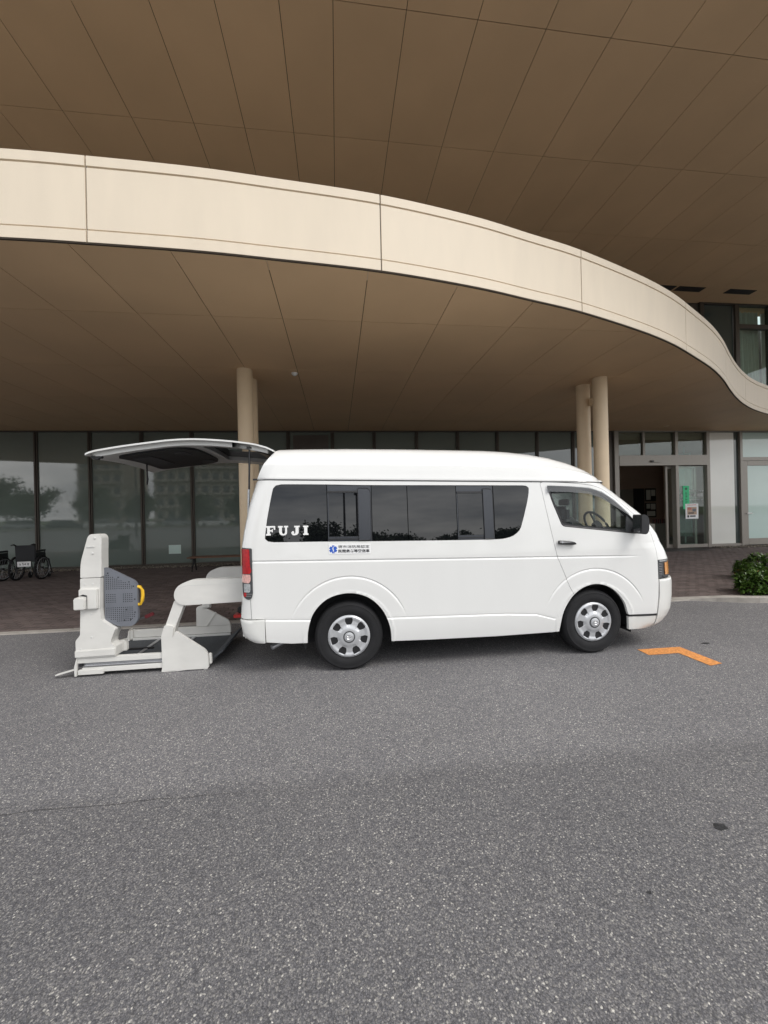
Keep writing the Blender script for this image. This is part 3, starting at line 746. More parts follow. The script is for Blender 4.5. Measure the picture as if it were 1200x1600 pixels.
V = [(p[0], p[1] - 4.35, .76) for p in offcurve(.215) + [(22, 12.19), (-16, 12.19)]]; bm = bmesh.new(); fc = bm.faces.new([bm.verts.new(v) for v in V]); bmesh.ops.triangulate(bm, faces=bm.faces)
obj('canopy_roof', from_bm('canopy_roof', bm), 'roofing', canopy)
sm = obj('smoke_detector', lathe_me('smoke_detector', [(.0, -.062), (.03, -.06), (.045, -.045), (.05, -.03), (.06, -.028), (.062, -.012)], 20, 'z'), 'white')
sm.location = (-.89, 7.59, 4.3); prop(sm, 'small white round smoke detector on the canopy soffit between columns', 'smoke detector')
sm = obj('ceiling_light', lathe_me('ceiling_light', [(.0, -.03), (.07, -.028), (.085, -.012)], 20, 'z'), 'columnp'); sm.location = (11.0, 12.0, 4.3)
prop(sm, 'small round ceiling fitting on the soffit in front of the entrance', 'ceiling light')
for (x, y_, lab) in ((-1.80, 7.47, 'front cream round column of the left pair, behind the raised tailgate'), (-1.83, 8.0, 'rear cream round column of the left pair, mostly hidden'),
                    (5.45, 7.60, 'front cream round column of the right pair, behind the van cab'), (5.40, 8.10, 'rear cream round column of the right pair, left of its twin')):
    c = empty('round_column', (x, y_, 0), label=lab, cat='column', group='paired columns holding up the canopy')
    obj('shaft', lathe_me('shaft', [(.142, .0), (.142, 4.285)], 40, 'z'), 'columnp', c)
    obj('base_collar', lathe_me('base_collar', [(.155, .0), (.155, .05), (.143, .055)], 40, 'z'), 'frame', c)
    if y_ == 8.10: box('bracket', (.05, -.32, 3.80), (.13, -.1, 3.96), 'columnp', c, .005)

# ================================================================== VAN  (x forward from the rear axle, y inwards from the near side, z up)
WID = 1.695
van = empty('minibus', (.028, 3.746, 0), rad(.74), label='white high-roof minibus with FUJI on its rear window and tailgate raised', cat='van')
def itp(x, xs, ys): return np.interp(x, xs, ys)
UF = ([.2, .25, .27, .34, .41, .55, .71, .755, .76, .964, 1.04, 1.10, 1.173, 1.25, 1.329, 1.41, 1.484, 1.57, 1.66, 1.73, 1.80, 1.87], [3.40, 3.52, 3.57, 3.63, 3.665, 3.685, 3.69, 3.68, 3.66, 3.65, 3.62, 3.59, 3.545, 3.485, 3.40, 3.305, 3.215, 3.105, 2.99, 2.90, 2.805, 2.70])
UR = ([.28, .31, .34, .37, .42, .54, .75, 1.07, 1.23, 1.38, 1.63, 1.89, 2.035, 2.18, 2.25], [-.80, -.90, -.955, -.99, -1.015, -1.035, -1.02, -1.012, -1.015, -.993, -.943, -.865, -.795, -.695, -.62])
def uf(t): return itp(t, *UF)
def ur(t): return itp(t, *UR)
def sst(x): x = np.clip(x, 0, 1); return x * x * (3 - 2 * x)
def W(u, t, feat=True):
    u = np.asarray(u, float); t = np.asarray(t, float)
    w = np.where(t > 1.1, .052 * (t - 1.1) + .028 * (t - 1.1) ** 2, 0) + np.where(t < .5, .02 * ((.5 - t) / .25) ** 2, 0)
    w = w + .0016 * (u - 1.2) ** 2                                  # slight barrel shape along the body
    Lf = itp(t, [1.15, 1.45], [.45, .25]); Df = itp(t, [1.15, 1.45], [.34, .15])
    s = np.clip((u - (uf(t) - Lf)) / Lf, 0, .9999); w = w + Df * (1 - np.sqrt(1 - s ** 2))
    s = np.clip((ur(t) + .16 - u) / .16, 0, .9999); w = w + .10 * (1 - np.sqrt(1 - s ** 2))
    if feat:
        tcr = 1.105 - .0205 * (u + .892); d = t - tcr; fd = sst((3.15 - u) / .35)
        w = w + fd * .0075 * np.where(d > 0, sst(1 - d / .007), 1 - sst(-d / .020))
        ts = itp(u, [-.9, -.376, .42, 1.12, 1.61, 1.93, 2.12], [.552, .524, .504, .491, .480, .457, .402]); d = t - ts
        w = w + np.where(u < 2.13, 1, 0) * (.0035 * np.exp(-(d / .007) ** 2) - .005 * sst(-d / .012))
        for cx, cz in ((.005, .335), (2.585, .31)):
            r = np.hypot(u - cx, t - cz); k = sst((.592 - r) / .014); k = k * sst((t - .50) / .22) * (.55 + .45 * sst((r - .43) / .12))
            dr_ = r - .592; w = w - .002 * k + .006 * np.where(dr_ > 0, sst(1 - dr_ / .008), 1 - sst(-dr_ / .022)) * sst((t - .5) / .22)
            w = w - .004 * np.exp(-((r - .435) / .012) ** 2)          # rolled wheel-arch lip
    return w
ex_ = []
for u in np.arange(-1.0, 3.2, .016):
    for d in (-.021, -.014, -.008, -.003, 0, .0035, .007, .013): ex_.append((u, 1.105 - .0205 * (u + .892) + d))
    if u < 2.13:
        for d in (-.016, -.010, -.005, 0, .006, .012): ex_.append((u, float(np.interp(u, [-.9, -.376, .42, 1.12, 1.61, 1.93, 2.12], [.552, .524, .504, .491, .480, .457, .402])) + d))
for cx, cz in ((.005, .335), (2.585, .31)):
    for r in (.570, .577, .584, .589, .592, .596, .600, .608):
        for a in np.arange(.3, math.pi - .3, .027): ex_.append((cx + r * math.cos(a), cz + r * math.sin(a)))
EXTRA = np.array(ex_)
def smap(off=0, feat=True):
    def f(u, t): return np.stack([u, W(u, t, feat) + off, t], 1)
    return f
arc_r = spline([(-.398, .303), (-.386, .437), (-.33, .595), (-.194, .722), (.005, .765), (.192, .714), (.329, .585), (.399, .42), (.415, .271)], .03)
arc_f = spline([(2.180, .262), (2.215, .44), (2.268, .548), (2.345, .642), (2.455, .713), (2.585, .742), (2.72, .712), (2.83, .640), (2.915, .53), (2.955, .405)], .03)
iF = min(range(len(arc_f)), key=lambda i: abs(arc_f[i][0] - 2.345))
arc_f1, arc_f2 = arc_f[:iF + 1], arc_f[iF:]
drip_t = lambda u: 1.884 - .0195 * (u + .85)
seam_rear = spline([(2.345, .642), (2.292, .735), (2.243, .86), (2.198, .97), (2.160, 1.075), (2.105, 1.35), (2.070, 1.54), (2.036, 1.74), (2.022, 1.80)], .03)
door_top = [(2.03, 1.818), (2.06, 1.824)] + spline([(2.10, 1.822), (2.35, 1.811), (2.58, 1.786), (2.72, 1.742), (2.85, 1.655), (3.00, 1.530), (3.12, 1.42), (3.235, 1.305)], .03)
seam_front = spline([(3.262, 1.272), (3.295, 1.19), (3.315, 1.09), (3.326, .965), (3.328, .75), (3.322, .60), (3.305, .44), (3.298, .385)], .03)
ft = np.linspace(.964, 1.79, 26)
body_out = [(-.785, .332), (-.55, .305)] + arc_r + [(.8, .262), (1.5, .254)] + arc_f1 + seam_rear[1:] + door_top + seam_front[:seam_front.index(min(seam_front, key=lambda p: abs(p[1] - .967))) + 1] \
    + [(float(uf(t)) - .0002, float(t)) for t in ft] + [(u, float(drip_t(u)) - .004) for u in np.linspace(2.74, -.84, 40)] + [(float(ur(t)) + .0003, float(t)) for t in np.linspace(1.87, .56, 40)] + [(-.79, .553)]
win_out = spline([(-.752, 1.290), (-.70, 1.281), (-.202, 1.272), (.239, 1.262), (1.098, 1.247), (1.50, 1.243), (1.62, 1.252), (1.70, 1.275), (1.765, 1.325), (1.80, 1.40), (1.862, 1.595), (1.892, 1.72), (1.895, 1.765), (1.870, 1.787),
                  (1.83, 1.792), (1.1, 1.804), (.25, 1.817), (-.19, 1.829), (-.62, 1.836), (-.672, 1.826), (-.70, 1.795), (-.752, 1.53), (-.775, 1.36), (-.778, 1.315)], .03, closed=True)
win_out = ccw(win_out)
rim_u = [(-.992, 1.0)]
for side in (0, 1):
    fl = bool(side)
    o = obj('body_side', sheet_me('body_side', inset(ccw(body_out), .0022), [win_out], .019, smap(), .03, 50, fl), 'paint', van)
    # ---- window band: tinted panes and slider frames
    for a, b in ((-.9, -.19), (.252, .604), (.611, 1.108), (1.508, 2.0)):
        P = clip(clip(inset(win_out, .004), -1, 0, -a), 1, 0, b)
        pane = obj('side_window', sheet_me('side_window', P, [], .05, smap(.003, False), .006, 60, fl), 'tint', van)
    for a, b, c in ((-.183, .112, .246), (1.116, 1.388, 1.502)):
        P = clip(clip(inset(win_out, .004), -1, 0, -a), 1, 0, c)
        fr_ = obj('sliding_window', sheet_me('sliding_window', P, [], .05, smap(.008, False), .006, 60, fl), 'tint2', van)
        zt = float(drip_t((a + b) / 2)) - .075; zb = 1.262 - .017 * (a + .2)
        obj('pane', sheet_me('pane', [(a + .012, zb + .058), (b - .002, zb + .055), (b - .002, zt - .052), (a + .012, zt - .050)], [], .05, smap(.004, False), .004, 60, fl), 'tint', fr_)
        obj('rail', sheet_me('rail', [(a + .004, zt - .046), (b + .0, zt - .048), (b + .0, zt - .030), (a + .004, zt - .028)], [], .05, smap(-.002, False), .006, 60, fl), 'black', fr_)
        obj('rail', sheet_me('rail', [(a + .004, zb + .030), (b + .0, zb + .027), (b + .0, zb + .034), (a + .004, zb + .037)], [], .05, smap(-.001, False), .006, 60, fl), 'black', fr_)
        Q = fillet([(b + .006, zb + .018), (c - .012, zb + .016), (c - .012, zt - .012), (b + .006, zt - .010)], [.004, .03, .045, .004])
        obj('stile', sheet_me('stile', Q, [], .04, smap(-.006, False), .012, 60, fl), 'tint2', fr_)
        obj('seal', tube_me('seal', [(p[0], (float(W(p[0], p[1], False)) - .006) if not fl else WID - float(W(p[0], p[1], False)) + .006, p[1]) for p in fillet([(b + .004, zb + .014), (c - .008, zb + .012), (c - .008, zt - .006), (b + .004, zt - .004)], [.004, .03, .045, .004])], .003, 5, closed=True), 'black', fr_)
    # ---- front door
    dout = ccw(seam_rear + door_top + seam_front + [(2.97, .392), (2.957, .405)] + arc_f2[::-1][1:-1])
    dwin = ccw(fillet([(3.078, 1.262), (3.085, 1.372), (2.975, 1.485), (2.84, 1.612), (2.70, 1.706), (2.56, 1.748), (2.35, 1.768), (2.100, 1.782), (2.145, 1.62), (2.243, 1.362)], [.01, .02, .1, .1, .1, .1, .1, .02, .05, .03], 3))
    d = obj('front_door', sheet_me('front_door', inset(dout, .0022), [dwin], .019, smap(), .03, 50, fl), 'paint', van)
    ring = [(p[0], float(W(p[0], p[1], False)) + .003, p[1]) for p in dwin]
    if fl: ring = [(p[0], WID - p[1], p[2]) for p in ring]
    obj('window_seal', tube_me('window_seal', ring, .008, 6, closed=True), 'black', d)
    obj('window_frame', sheet_me('window_frame', inset(dwin, -.002), [inset(dwin, .024)], .03, smap(.012, False), .02, 60, fl), 'black', d)
    obj('window', sheet_me('window', inset(dwin, .008), [], .06, smap(.018, False), .0015, 60, fl), 'clear', d)
    obj('quarter_trim', sheet_me('quarter_trim', [(2.965, 1.27), (3.082, 1.258), (3.088, 1.372), (2.985, 1.472)], [], .04, smap(.008, False), .012, 60, fl), 'darkgrey', d)
    V_ = [(2.088, 1.786), (2.35, 1.776), (2.56, 1.757), (2.70, 1.713), (2.84, 1.620), (2.99, 1.478), (3.0, 1.452), (2.83, 1.560), (2.68, 1.648), (2.55, 1.692), (2.35, 1.712), (2.108, 1.722), (2.10, 1.705), (2.09, 1.71)]
    obj('rain_visor', sheet_me('rain_visor', V_, [], .03, smap(-.018, False), .003, 60, fl), 'visor', d)
    ys = (lambda a: a) if not fl else (lambda a: WID - a)
    hd = obj('handle', prism_me('handle', fillet([(2.170, 1.174), (2.33, 1.162), (2.366, 1.170), (2.350, 1.190), (2.30, 1.203), (2.172, 1.213)], [.012, .02, .01, .02, .02, .012]), *sorted((ys(-.030), ys(-.006))), 'y', .006), 'black', d)
    obj('handle_cap', prism_me('handle_cap', fillet([(2.174, 1.190), (2.225, 1.186), (2.31, 1.192), (2.345, 1.184), (2.30, 1.199), (2.175, 1.209)], .006), *sorted((ys(-.034), ys(-.0305))), 'y'), 'chrome', d)
    lk = obj('lock', lathe_me('lock', [(0, ys(-.0355)), (.010, ys(-.0355)), (.010, ys(-.030))], 14, 'y', (2.205, 0, 1.196)), 'silver', d)
    rb = sheet_me('rub', [(2.962, .380), (3.296, .372), (3.297, .393), (2.960, .400)], [], .04, smap(-.004, False), .02, 60, fl)
    obj('door_bottom_strip', rb, 'black', van)
    vl = ccw([(2.960, .378), (2.968, .30), (2.975, .236), (3.13, .234), (3.27, .235), (3.292, .31), (3.294, .372)])
    obj('front_valance', sheet_me('front_valance', inset(vl, .001), [], .03, smap(0, True), .03, 50, fl), 'paint_low', van)
    # ---- rear bumper corner and wheel-arch rear piece
    rbp = ccw([(-.790, .552), (-.790, .328), (-.87, .325)] + [(float(ur(t)) + .0004, float(t)) for t in np.linspace(.31, .55, 12)])
    def rmap(u, t): return np.stack([u, W(u, t, False) - .014 * sst((.575 - t) / .03) - .004, t], 1)
    obj('rear_bumper_corner', sheet_me('rear_bumper_corner', inset(rbp, .0018), [], .025, rmap, .03, 50, fl), 'paint_low', van)
    # ---- tail lamp
    tl = ccw(fillet([(-.900, 1.228), (-.897, .800), (-.912, .748), (-.955, .742), (-1.000, .775), (-1.012, 1.0), (-1.008, 1.235)], [.012, .02, .03, .03, .03, .05, .01], 4))
    tl = [(max(p[0], float(ur(p[1])) + .001), p[1]) for p in tl]
    lamp = obj('tail_lamp', sheet_me('tail_lamp', tl, [], .02, smap(-.006, False), .02, 60, fl), 'darkgrey', van)
    obj('panel_seam', sheet_me('panel_seam', [(-.916, .562), (-.913, .562), (-.920, .742), (-.923, .742)], [], .03, smap(-.0012, False), .001, 60, fl), 'darkgrey', van)
    def lens(name, pts, m, off=-.011):
        P = [(max(p[0], float(ur(p[1])) + .0012), p[1]) for p in resample(ccw(pts), .02)]
        obj(name, sheet_me(name, P, [], .015, smap(off, False), .008, 60, fl), m, lamp)
    lens('red_lens', fillet([(-.925, 1.222), (-.918, 1.05), (-.905, 1.02), (-.918, .99), (-1.02, .985), (-1.02, 1.222)], .012), 'redlens')
    lens('reverse_lens', fillet([(-.918, .982), (-.914, .93), (-.93, .90), (-1.01, .905), (-1.01, .982)], .012), 'pinklens')
    lens('clear_lens', fillet([(-.920, .895), (-.918, .83), (-.93, .812), (-.985, .815), (-.985, .895)], .012), 'greylens')
    lens('chrome_bar', [(-.908, .800), (-.908, .794), (-.965, .794), (-.965, .800)], 'chrome'); lens('chrome_bar', [(-.912, .780), (-.912, .774), (-.965, .774), (-.965, .780)], 'chrome')
    lens('reflector', [(-.96, .81), (-.96, .77), (-.99, .77), (-.99, .81)], 'redlens', -.010)
    # ---- headlamp
    hp = ccw([(3.333, .962), (3.334, .768)] + [(float(uf(t)) - .0003, t) for t in (.768, .80, .85, .90, .962)])
    hl = obj('headlamp', sheet_me('headlamp', hp, [], .02, smap(.006, False), .03, 60, fl), 'darkgrey', van)
    def hlens(name, pts, m, off):
        P = [(min(p[0], float(uf(p[1])) - .001), p[1]) for p in resample(ccw(pts), .015)]
        obj(name, sheet_me(name, P, [], .014, smap(off, False), .008, 60, fl), m, hl)
    hlens('amber_lens', fillet([(3.44, .93), (3.445, .800), (3.70, .795), (3.70, .935)], .008), 'amber', -.006)
    hlens('top_lens', [(3.340, .958), (3.352, .945), (3.70, .945), (3.70, .959)], 'greylens', -.003)
    for k in range(5): hlens('chrome_fin', [(3.345, .925 - .027 * k), (3.395, .918 - .027 * k), (3.395, .912 - .027 * k), (3.345, .917 - .027 * k)], 'chrome', .001)
    hlens('lower_lens', [(3.40, .790), (3.42, .775), (3.70, .775), (3.70, .790)], 'darkgrey', -.002)
    # ---- front bumper corner
    fb = ccw([(3.334, .757), (3.333, .60), (3.312, .44), (3.303, .36), (3.298, .30), (3.279, .236), (3.37, .232)] + [(float(uf(t)) - .0003, float(t)) for t in np.linspace(.25, .757, 24)])
    obj('front_bumper_corner', sheet_me('front_bumper_corner', inset(fb, .002), [], .025, smap(-.006, False), .03, 50, fl), 'paint_low', van)
    # ---- door mirror
    mr_ = empty('door_mirror', (3.045, ys(-.075), 1.36)); mr_.parent = van
    sg = -1 if not fl else 1
    hs_ = fillet([(-.035, -.095), (.025, -.105), (.052, -.06), (.055, .05), (.030, .098), (-.030, .105)], [.02, .03, .04, .04, .04, .02])
    obj('housing', prism_me('housing', hs_, -.065, .060, 'y', .020, ), 'black', mr_)
    obj('mirror_glass', prism_me('mirror_glass', fillet([(-.050, -.080), (.045, -.080), (.045, .085), (-.050, .085)], .02), -.0385, -.0355, 'x'), 'chrome', mr_)
    obj('arm', tube_me('arm', [(.0, -sg * .04, -.06), (.01, -sg * .10, -.07), (.01, -sg * .14, -.06)], [.028, .03, .035], 8), 'black', mr_)

# ---- front face between the two sides
def front_face(name, t0, t1, m, off=0, n=10, wid=(0, 1), parent=van, grow=0):
    ts = np.linspace(t0, t1, n); fs_ = np.linspace(wid[0], wid[1], 25); V, F = [], []
    for t in ts:
        u1 = float(uf(t)); w1 = float(W(u1 - .0002, t, False))
        for f in fs_: V.append((u1 + off + .05 * (1 - (2 * f - 1) ** 2), w1 + grow + (WID - 2 * w1 - 2 * grow) * f, t))
    k = len(fs_)
    for i in range(n - 1):
        for j in range(k - 1): F.append((i * k + j, i * k + j + 1, (i + 1) * k + j + 1, (i + 1) * k + j))
    return obj(name, mk(name, V, F, 60), m, parent)
front_face('front_bumper', .27, .757, 'paint_low', .004, 14); front_face('front_grille_panel', .767, .963, 'darkgrey', -.004)
front_face('grille_bar', .83, .85, 'chrome', .006, 3, (.25, .75)); front_face('grille_bar', .89, .91, 'chrome', .006, 3, (.25, .75))
for a in ((.0, .2), (.8, 1.0)): front_face('headlamp_lens', .79, .94, 'greylens', .004, 4, a)
front_face('front_panel', .964, 1.275, 'paint'); front_face('lower_intake', .36, .50, 'black', .008, 5, (.2, .8))
front_face('windscreen', 1.285, 1.785, 'clear', .0, 12); front_face('windscreen_header', 1.785, 1.83, 'paint', .0, 3)
front_face('wiper_cowl', 1.262, 1.288, 'black', .008, 3)
obj('bumper_underside', mk('bu', [(3.0, .12, .245), (3.5, .2, .262), (3.62, .85, .262), (3.5, WID - .2, .262), (3.0, WID - .12, .245)], [(0, 1, 2, 3, 4)]), 'black', van)

# ---- high roof
TU = ([-.87, -.72, -.5, 0, .6, 1.13, 1.5, 1.75, 2.0, 2.24, 2.42, 2.57, 2.70, 2.80, 2.86], [2.235, 2.235, 2.242, 2.246, 2.24, 2.230, 2.222, 2.208, 2.180, 2.135, 2.080, 2.015, 1.945, 1.875, 1.84])
prof = [(.050, 0), (.047, .015), (.052, .06), (.062, .20), (.078, .40), (.083, .455), (.098, .485), (.125, .62), (.16, .74), (.21, .84), (.28, .91), (.37, .955), (.50, .982), (.66, .996), (.8475, 1)]
prof = prof + [(WID - a, b) for a, b in prof[-2::-1]]
V, F = [], []; NS = 70
for i in range(NS + 1):
    s = i / NS
    for (wv, g) in prof:
        u0 = -.868; tt = float(drip_t(u0)) + (2.235 - float(drip_t(u0))) * g; ua = float(ur(tt)); ue = 2.80 + .07 * (1 - (2 * wv / WID - 1) ** 2)
        ss = 1 - (1 - s) ** 1.25; u = ua + (ue - ua) * ss; T_ = float(itp(u, *TU)); D = float(drip_t(min(u, 2.80))) + .004
        ed = float(W(min(u, float(uf(D)) - .012), D, False)) - .001; h_ = WID / 2
        ww = ed + (wv - .047) * (h_ - ed) / (h_ - .047) if wv <= h_ else WID - (ed + (WID - wv - .047) * (h_ - ed) / (h_ - .047))
        V.append((u, ww, D + max(.006, (T_ - D)) * g))
k = len(prof)
for i in range(NS):
    for j in range(k - 1): F.append((i * k + j, (i + 1) * k + j, (i + 1) * k + j + 1, i * k + j + 1))
rf = obj('roof', mk('roof', V, F, 60), 'paint', van)
dr = [(u, float(W(u, float(drip_t(u)), False)) - .002, float(drip_t(u)) + .0015) for u in list(np.linspace(-.865, 2.62, 40)) + [2.70, 2.75, 2.775]]
obj('roof_gutter', join_me('roof_gutter', [tube_me('g', dr, .0042, 5), tube_me('g', [(a, WID - b, c) for a, b, c in dr], .0042, 5)]), 'darkgrey', van)
box('gutter_end', (-.885, .045, 1.876), (-.845, .075, 1.892), 'black', van, .003)
box('gutter_tip', (2.755, .13, 1.805), (2.79, .17, 1.822), 'black', van, .004)
# ---- interior lining (dark), floor, partition
bm = bmesh.new()
sec = [(.10, .80), (.105, 1.20), (.13, 1.80), (.20, 2.08), (.40, 2.17), (WID - .40, 2.17), (WID - .20, 2.08), (WID - .13, 1.80), (WID - .105, 1.20), (WID - .10, .80)]
ra = [bm.verts.new((-.72 if z > 1.9 else -.88, y_, z)) for y_, z in sec]; rb_ = [bm.verts.new((1.98, y_, z if z < 2 else z - .03)) for y_, z in sec]
for i in range(len(sec)): bm.faces.new((ra[i], ra[(i + 1) % len(sec)], rb_[(i + 1) % len(sec)], rb_[i]))
bm.faces.new(rb_)
obj('cabin_lining', from_bm('cabin_lining', bm), 'dark', van)
box('cab_floor', (1.985, .10, .70), (3.30, WID - .10, .80), 'dark', van)
box('underbody', (-.95, .28, .30), (3.25, WID - .28, .695), 'dark', van)
box('side_member', (.44, .06, .285), (2.14, .10, .50), 'dark', van); box('side_member', (.44, WID - .10, .285), (2.14, WID - .06, .50), 'dark', van)
box('rear_panel', (-.96, .10, .36), (-.93, WID - .10, .56), 'paint_low', van)
front_rb = box('rear_bumper', (-1.03, .13, .34), (-.96, WID - .13, .545), 'paint_low', van, .02)
for cx, cz in ((.005, .33), (2.58, .31)):
    for y0, y1 in ((.045, .30), (WID - .30, WID - .045)):
        V, F = [], []; n = 20
        for i in range(n + 1):
            a = math.pi * (-.08 + 1.16 * i / n)
            for y_ in (y0, y1): V.append((cx + .445 * math.cos(a), y_, cz + .445 * math.sin(a)))
            if i < n: F.append((2 * i, 2 * i + 1, 2 * i + 3, 2 * i + 2))
        F.append([2 * i + (1 if y0 < .5 else 0) for i in range(n + 1)])
        obj('wheel_housing', mk('wheel_housing', V, F), 'dark', van)
obj('exhaust_pipe', tube_me('exhaust_pipe', [(-.1, .42, .26), (-.5, .30, .27), (-.66, .22, .265), (-.76, .15, .235)], .024, 10), 'pinkpipe' if 'pinkpipe' in M_ else 'alu', van)
# ---- cab fittings
box('dashboard', (3.02, .14, .95), (3.28, WID - .14, 1.27), 'darkgrey', van, .04)
for yc in (.44, 1.24):
    st = empty('front_seat', (2.60, yc, .78)); st.parent = van
    box('cushion', (0, -.24, .0), (.5, .24, .22), 'seat', st, .05)
    b_ = box('backrest', (-.08, -.24, .18), (.06, .24, .62), 'seat', st, .05); b_.rotation_euler = (0, rad(-10), 0)
    h_ = box('headrest', (-.16, -.125, .60), (-.06, .125, .79), 'seat', st, .04)
st = empty('steering_wheel', (2.93, .44, 1.33)); st.parent = van; st.rotation_euler = (0, rad(-28), 0)
obj('rim', tube_me('rim', [(.0, .185 * math.cos(a), .185 * math.sin(a)) for a in np.linspace(0, 2 * math.pi, 33)[:-1]], .014, 8, closed=True), 'darkgrey', st)
obj('hub', lathe_me('hub', [(0, -.03), (.05, -.03), (.06, .03)], 20, 'x'), 'seat', st)
for a in (0, 120, 240): obj('spoke', tube_me('spoke', [(0, .05 * math.cos(rad(a + 90)), .05 * math.sin(rad(a + 90))), (0, .18 * math.cos(rad(a + 90)), .18 * math.sin(rad(a + 90)))], .012, 6), 'seat', st)
box('steering_column', (2.98, .39, 1.18), (3.10, .49, 1.28), 'darkgrey', van, .02)
box('sun_visor', (2.34, .30, 1.725), (2.60, .66, 1.760), 'black', van, .012)
box('rear_view_mirror', (2.76, .74, 1.58), (2.79, .95, 1.66), 'black', van, .01)
obj('seat_belt', tube_me('seat_belt', [(2.06, .14, 1.66), (2.12, .18, 1.45), (2.22, .24, 1.20)], .010, 4), 'greylens', van)
box('cab_partition', (1.99, .12, .80), (2.02, WID - .12, 1.28), 'seat', van); 

# ---- wheels
def hubcap_me():
    R = .206; holes = []
    for k in range(7):
        a = math.pi / 2 + 2 * math.pi * k / 7
        pts = fillet([(.148 + .032, -.038), (.148 + .032, .038), (.148 - .004, .037), (.148 - .034, .021), (.148 - .034, -.021), (.148 - .004, -.037)], [.012, .012, .01, .008, .008, .01], 3)
        holes.append(ccw([(p[0] * math.cos(a) - p[1] * math.sin(a), p[0] * math.sin(a) + p[1] * math.cos(a)) for p in pts]))
    out = [(R * math.cos(a), R * math.sin(a)) for a in np.linspace(0, 2 * math.pi, 73)[:-1]]
    def f(u, t):
        r = np.hypot(u, t); a = np.arctan2(t, u) - math.pi / 2; ph = np.cos(7 * a)
        d = -.012 - .012 * np.cos(np.clip(r / .2, 0, 1) * math.pi / 2) + .010 * sst((r - .07) / .05) - .010 * sst((r - .15) / .035)
        d = d + .013 * sst((r - .19) / .016) + .007 * sst((ph - .15) / .5) * sst((r - .085) / .03) * sst((.196 - r) / .02)
        return np.stack([u, d, t], 1)
    return sheet_me('hubcap', out, holes, .0085, f, .022, 50)
hub_me = hubcap_me()
tprof = [(.195, .055), (.205, .012), (.222, -.002), (.250, -.010), (.280, -.012), (.300, -.006), (.306, -.008), (.318, .002), (.330, .016), (.336, .035), (.337, .06)]
tread = []
for q in (.075, .105, .135): tread += [(.337, q - .006), (.329, q - .005), (.329, q + .001), (.337, q + .002)]
tprof = tprof + tread + [(.336, .165), (.325, .19), (.30, .20), (.20, .19)]
tyre_me = lathe_me('tyre', tprof, 72, 'y', close=True)
em = join_me('emblem', [tube_me('e', [(a * math.cos(t), -.0025, b * math.sin(t) + c) for t in np.linspace(0, 2 * math.pi, 21)[:-1]], .0017, 5, closed=True) for a, b, c in ((.028, .020, 0), (.0095, .019, 0), (.019, .0075, .010))])
for me_, m_ in ((hub_me, 'silver'), (tyre_me, 'rubber'), (em, 'chrome')): me_.materials.append(M_[m_])
back_me = lathe_me('rim', [(0, .022), (.20, .022), (.203, .0)], 40, 'y'); back_me.materials.append(M_['iron'])
cap_me = lathe_me('cap', [(0, -.0350), (.036, -.0345), (.045, -.031), (.048, -.021)], 30, 'y'); cap_me.materials.append(M_['silver'])
capr_me = lathe_me('cap_ring', [(.048, -.0200), (.0485, -.0275), (.0575, -.0270), (.0585, -.018)], 30, 'y', close=True); capr_me.materials.append(M_['darkgrey'])
for cx in (.0, 2.577):
    for fl in (0, 1):
        wh = empty('wheel', (cx, .040 if not fl else WID - .040, .3365), math.pi if fl else 0); wh.parent = van
        a = random.uniform(0, 6) if cx else 0
        obj('tyre', tyre_me, None, wh)
        for nm, me_ in (('hubcap', hub_me), ('rim', back_me), ('centre_cap', cap_me), ('centre_ring', capr_me), ('emblem', em)):
            q = obj(nm, me_, None, wh)
            if nm == 'hubcap' and cx: q.rotation_euler = (0, .12, 0)
            if nm == 'emblem': q.location = (0, -.0335, 0)

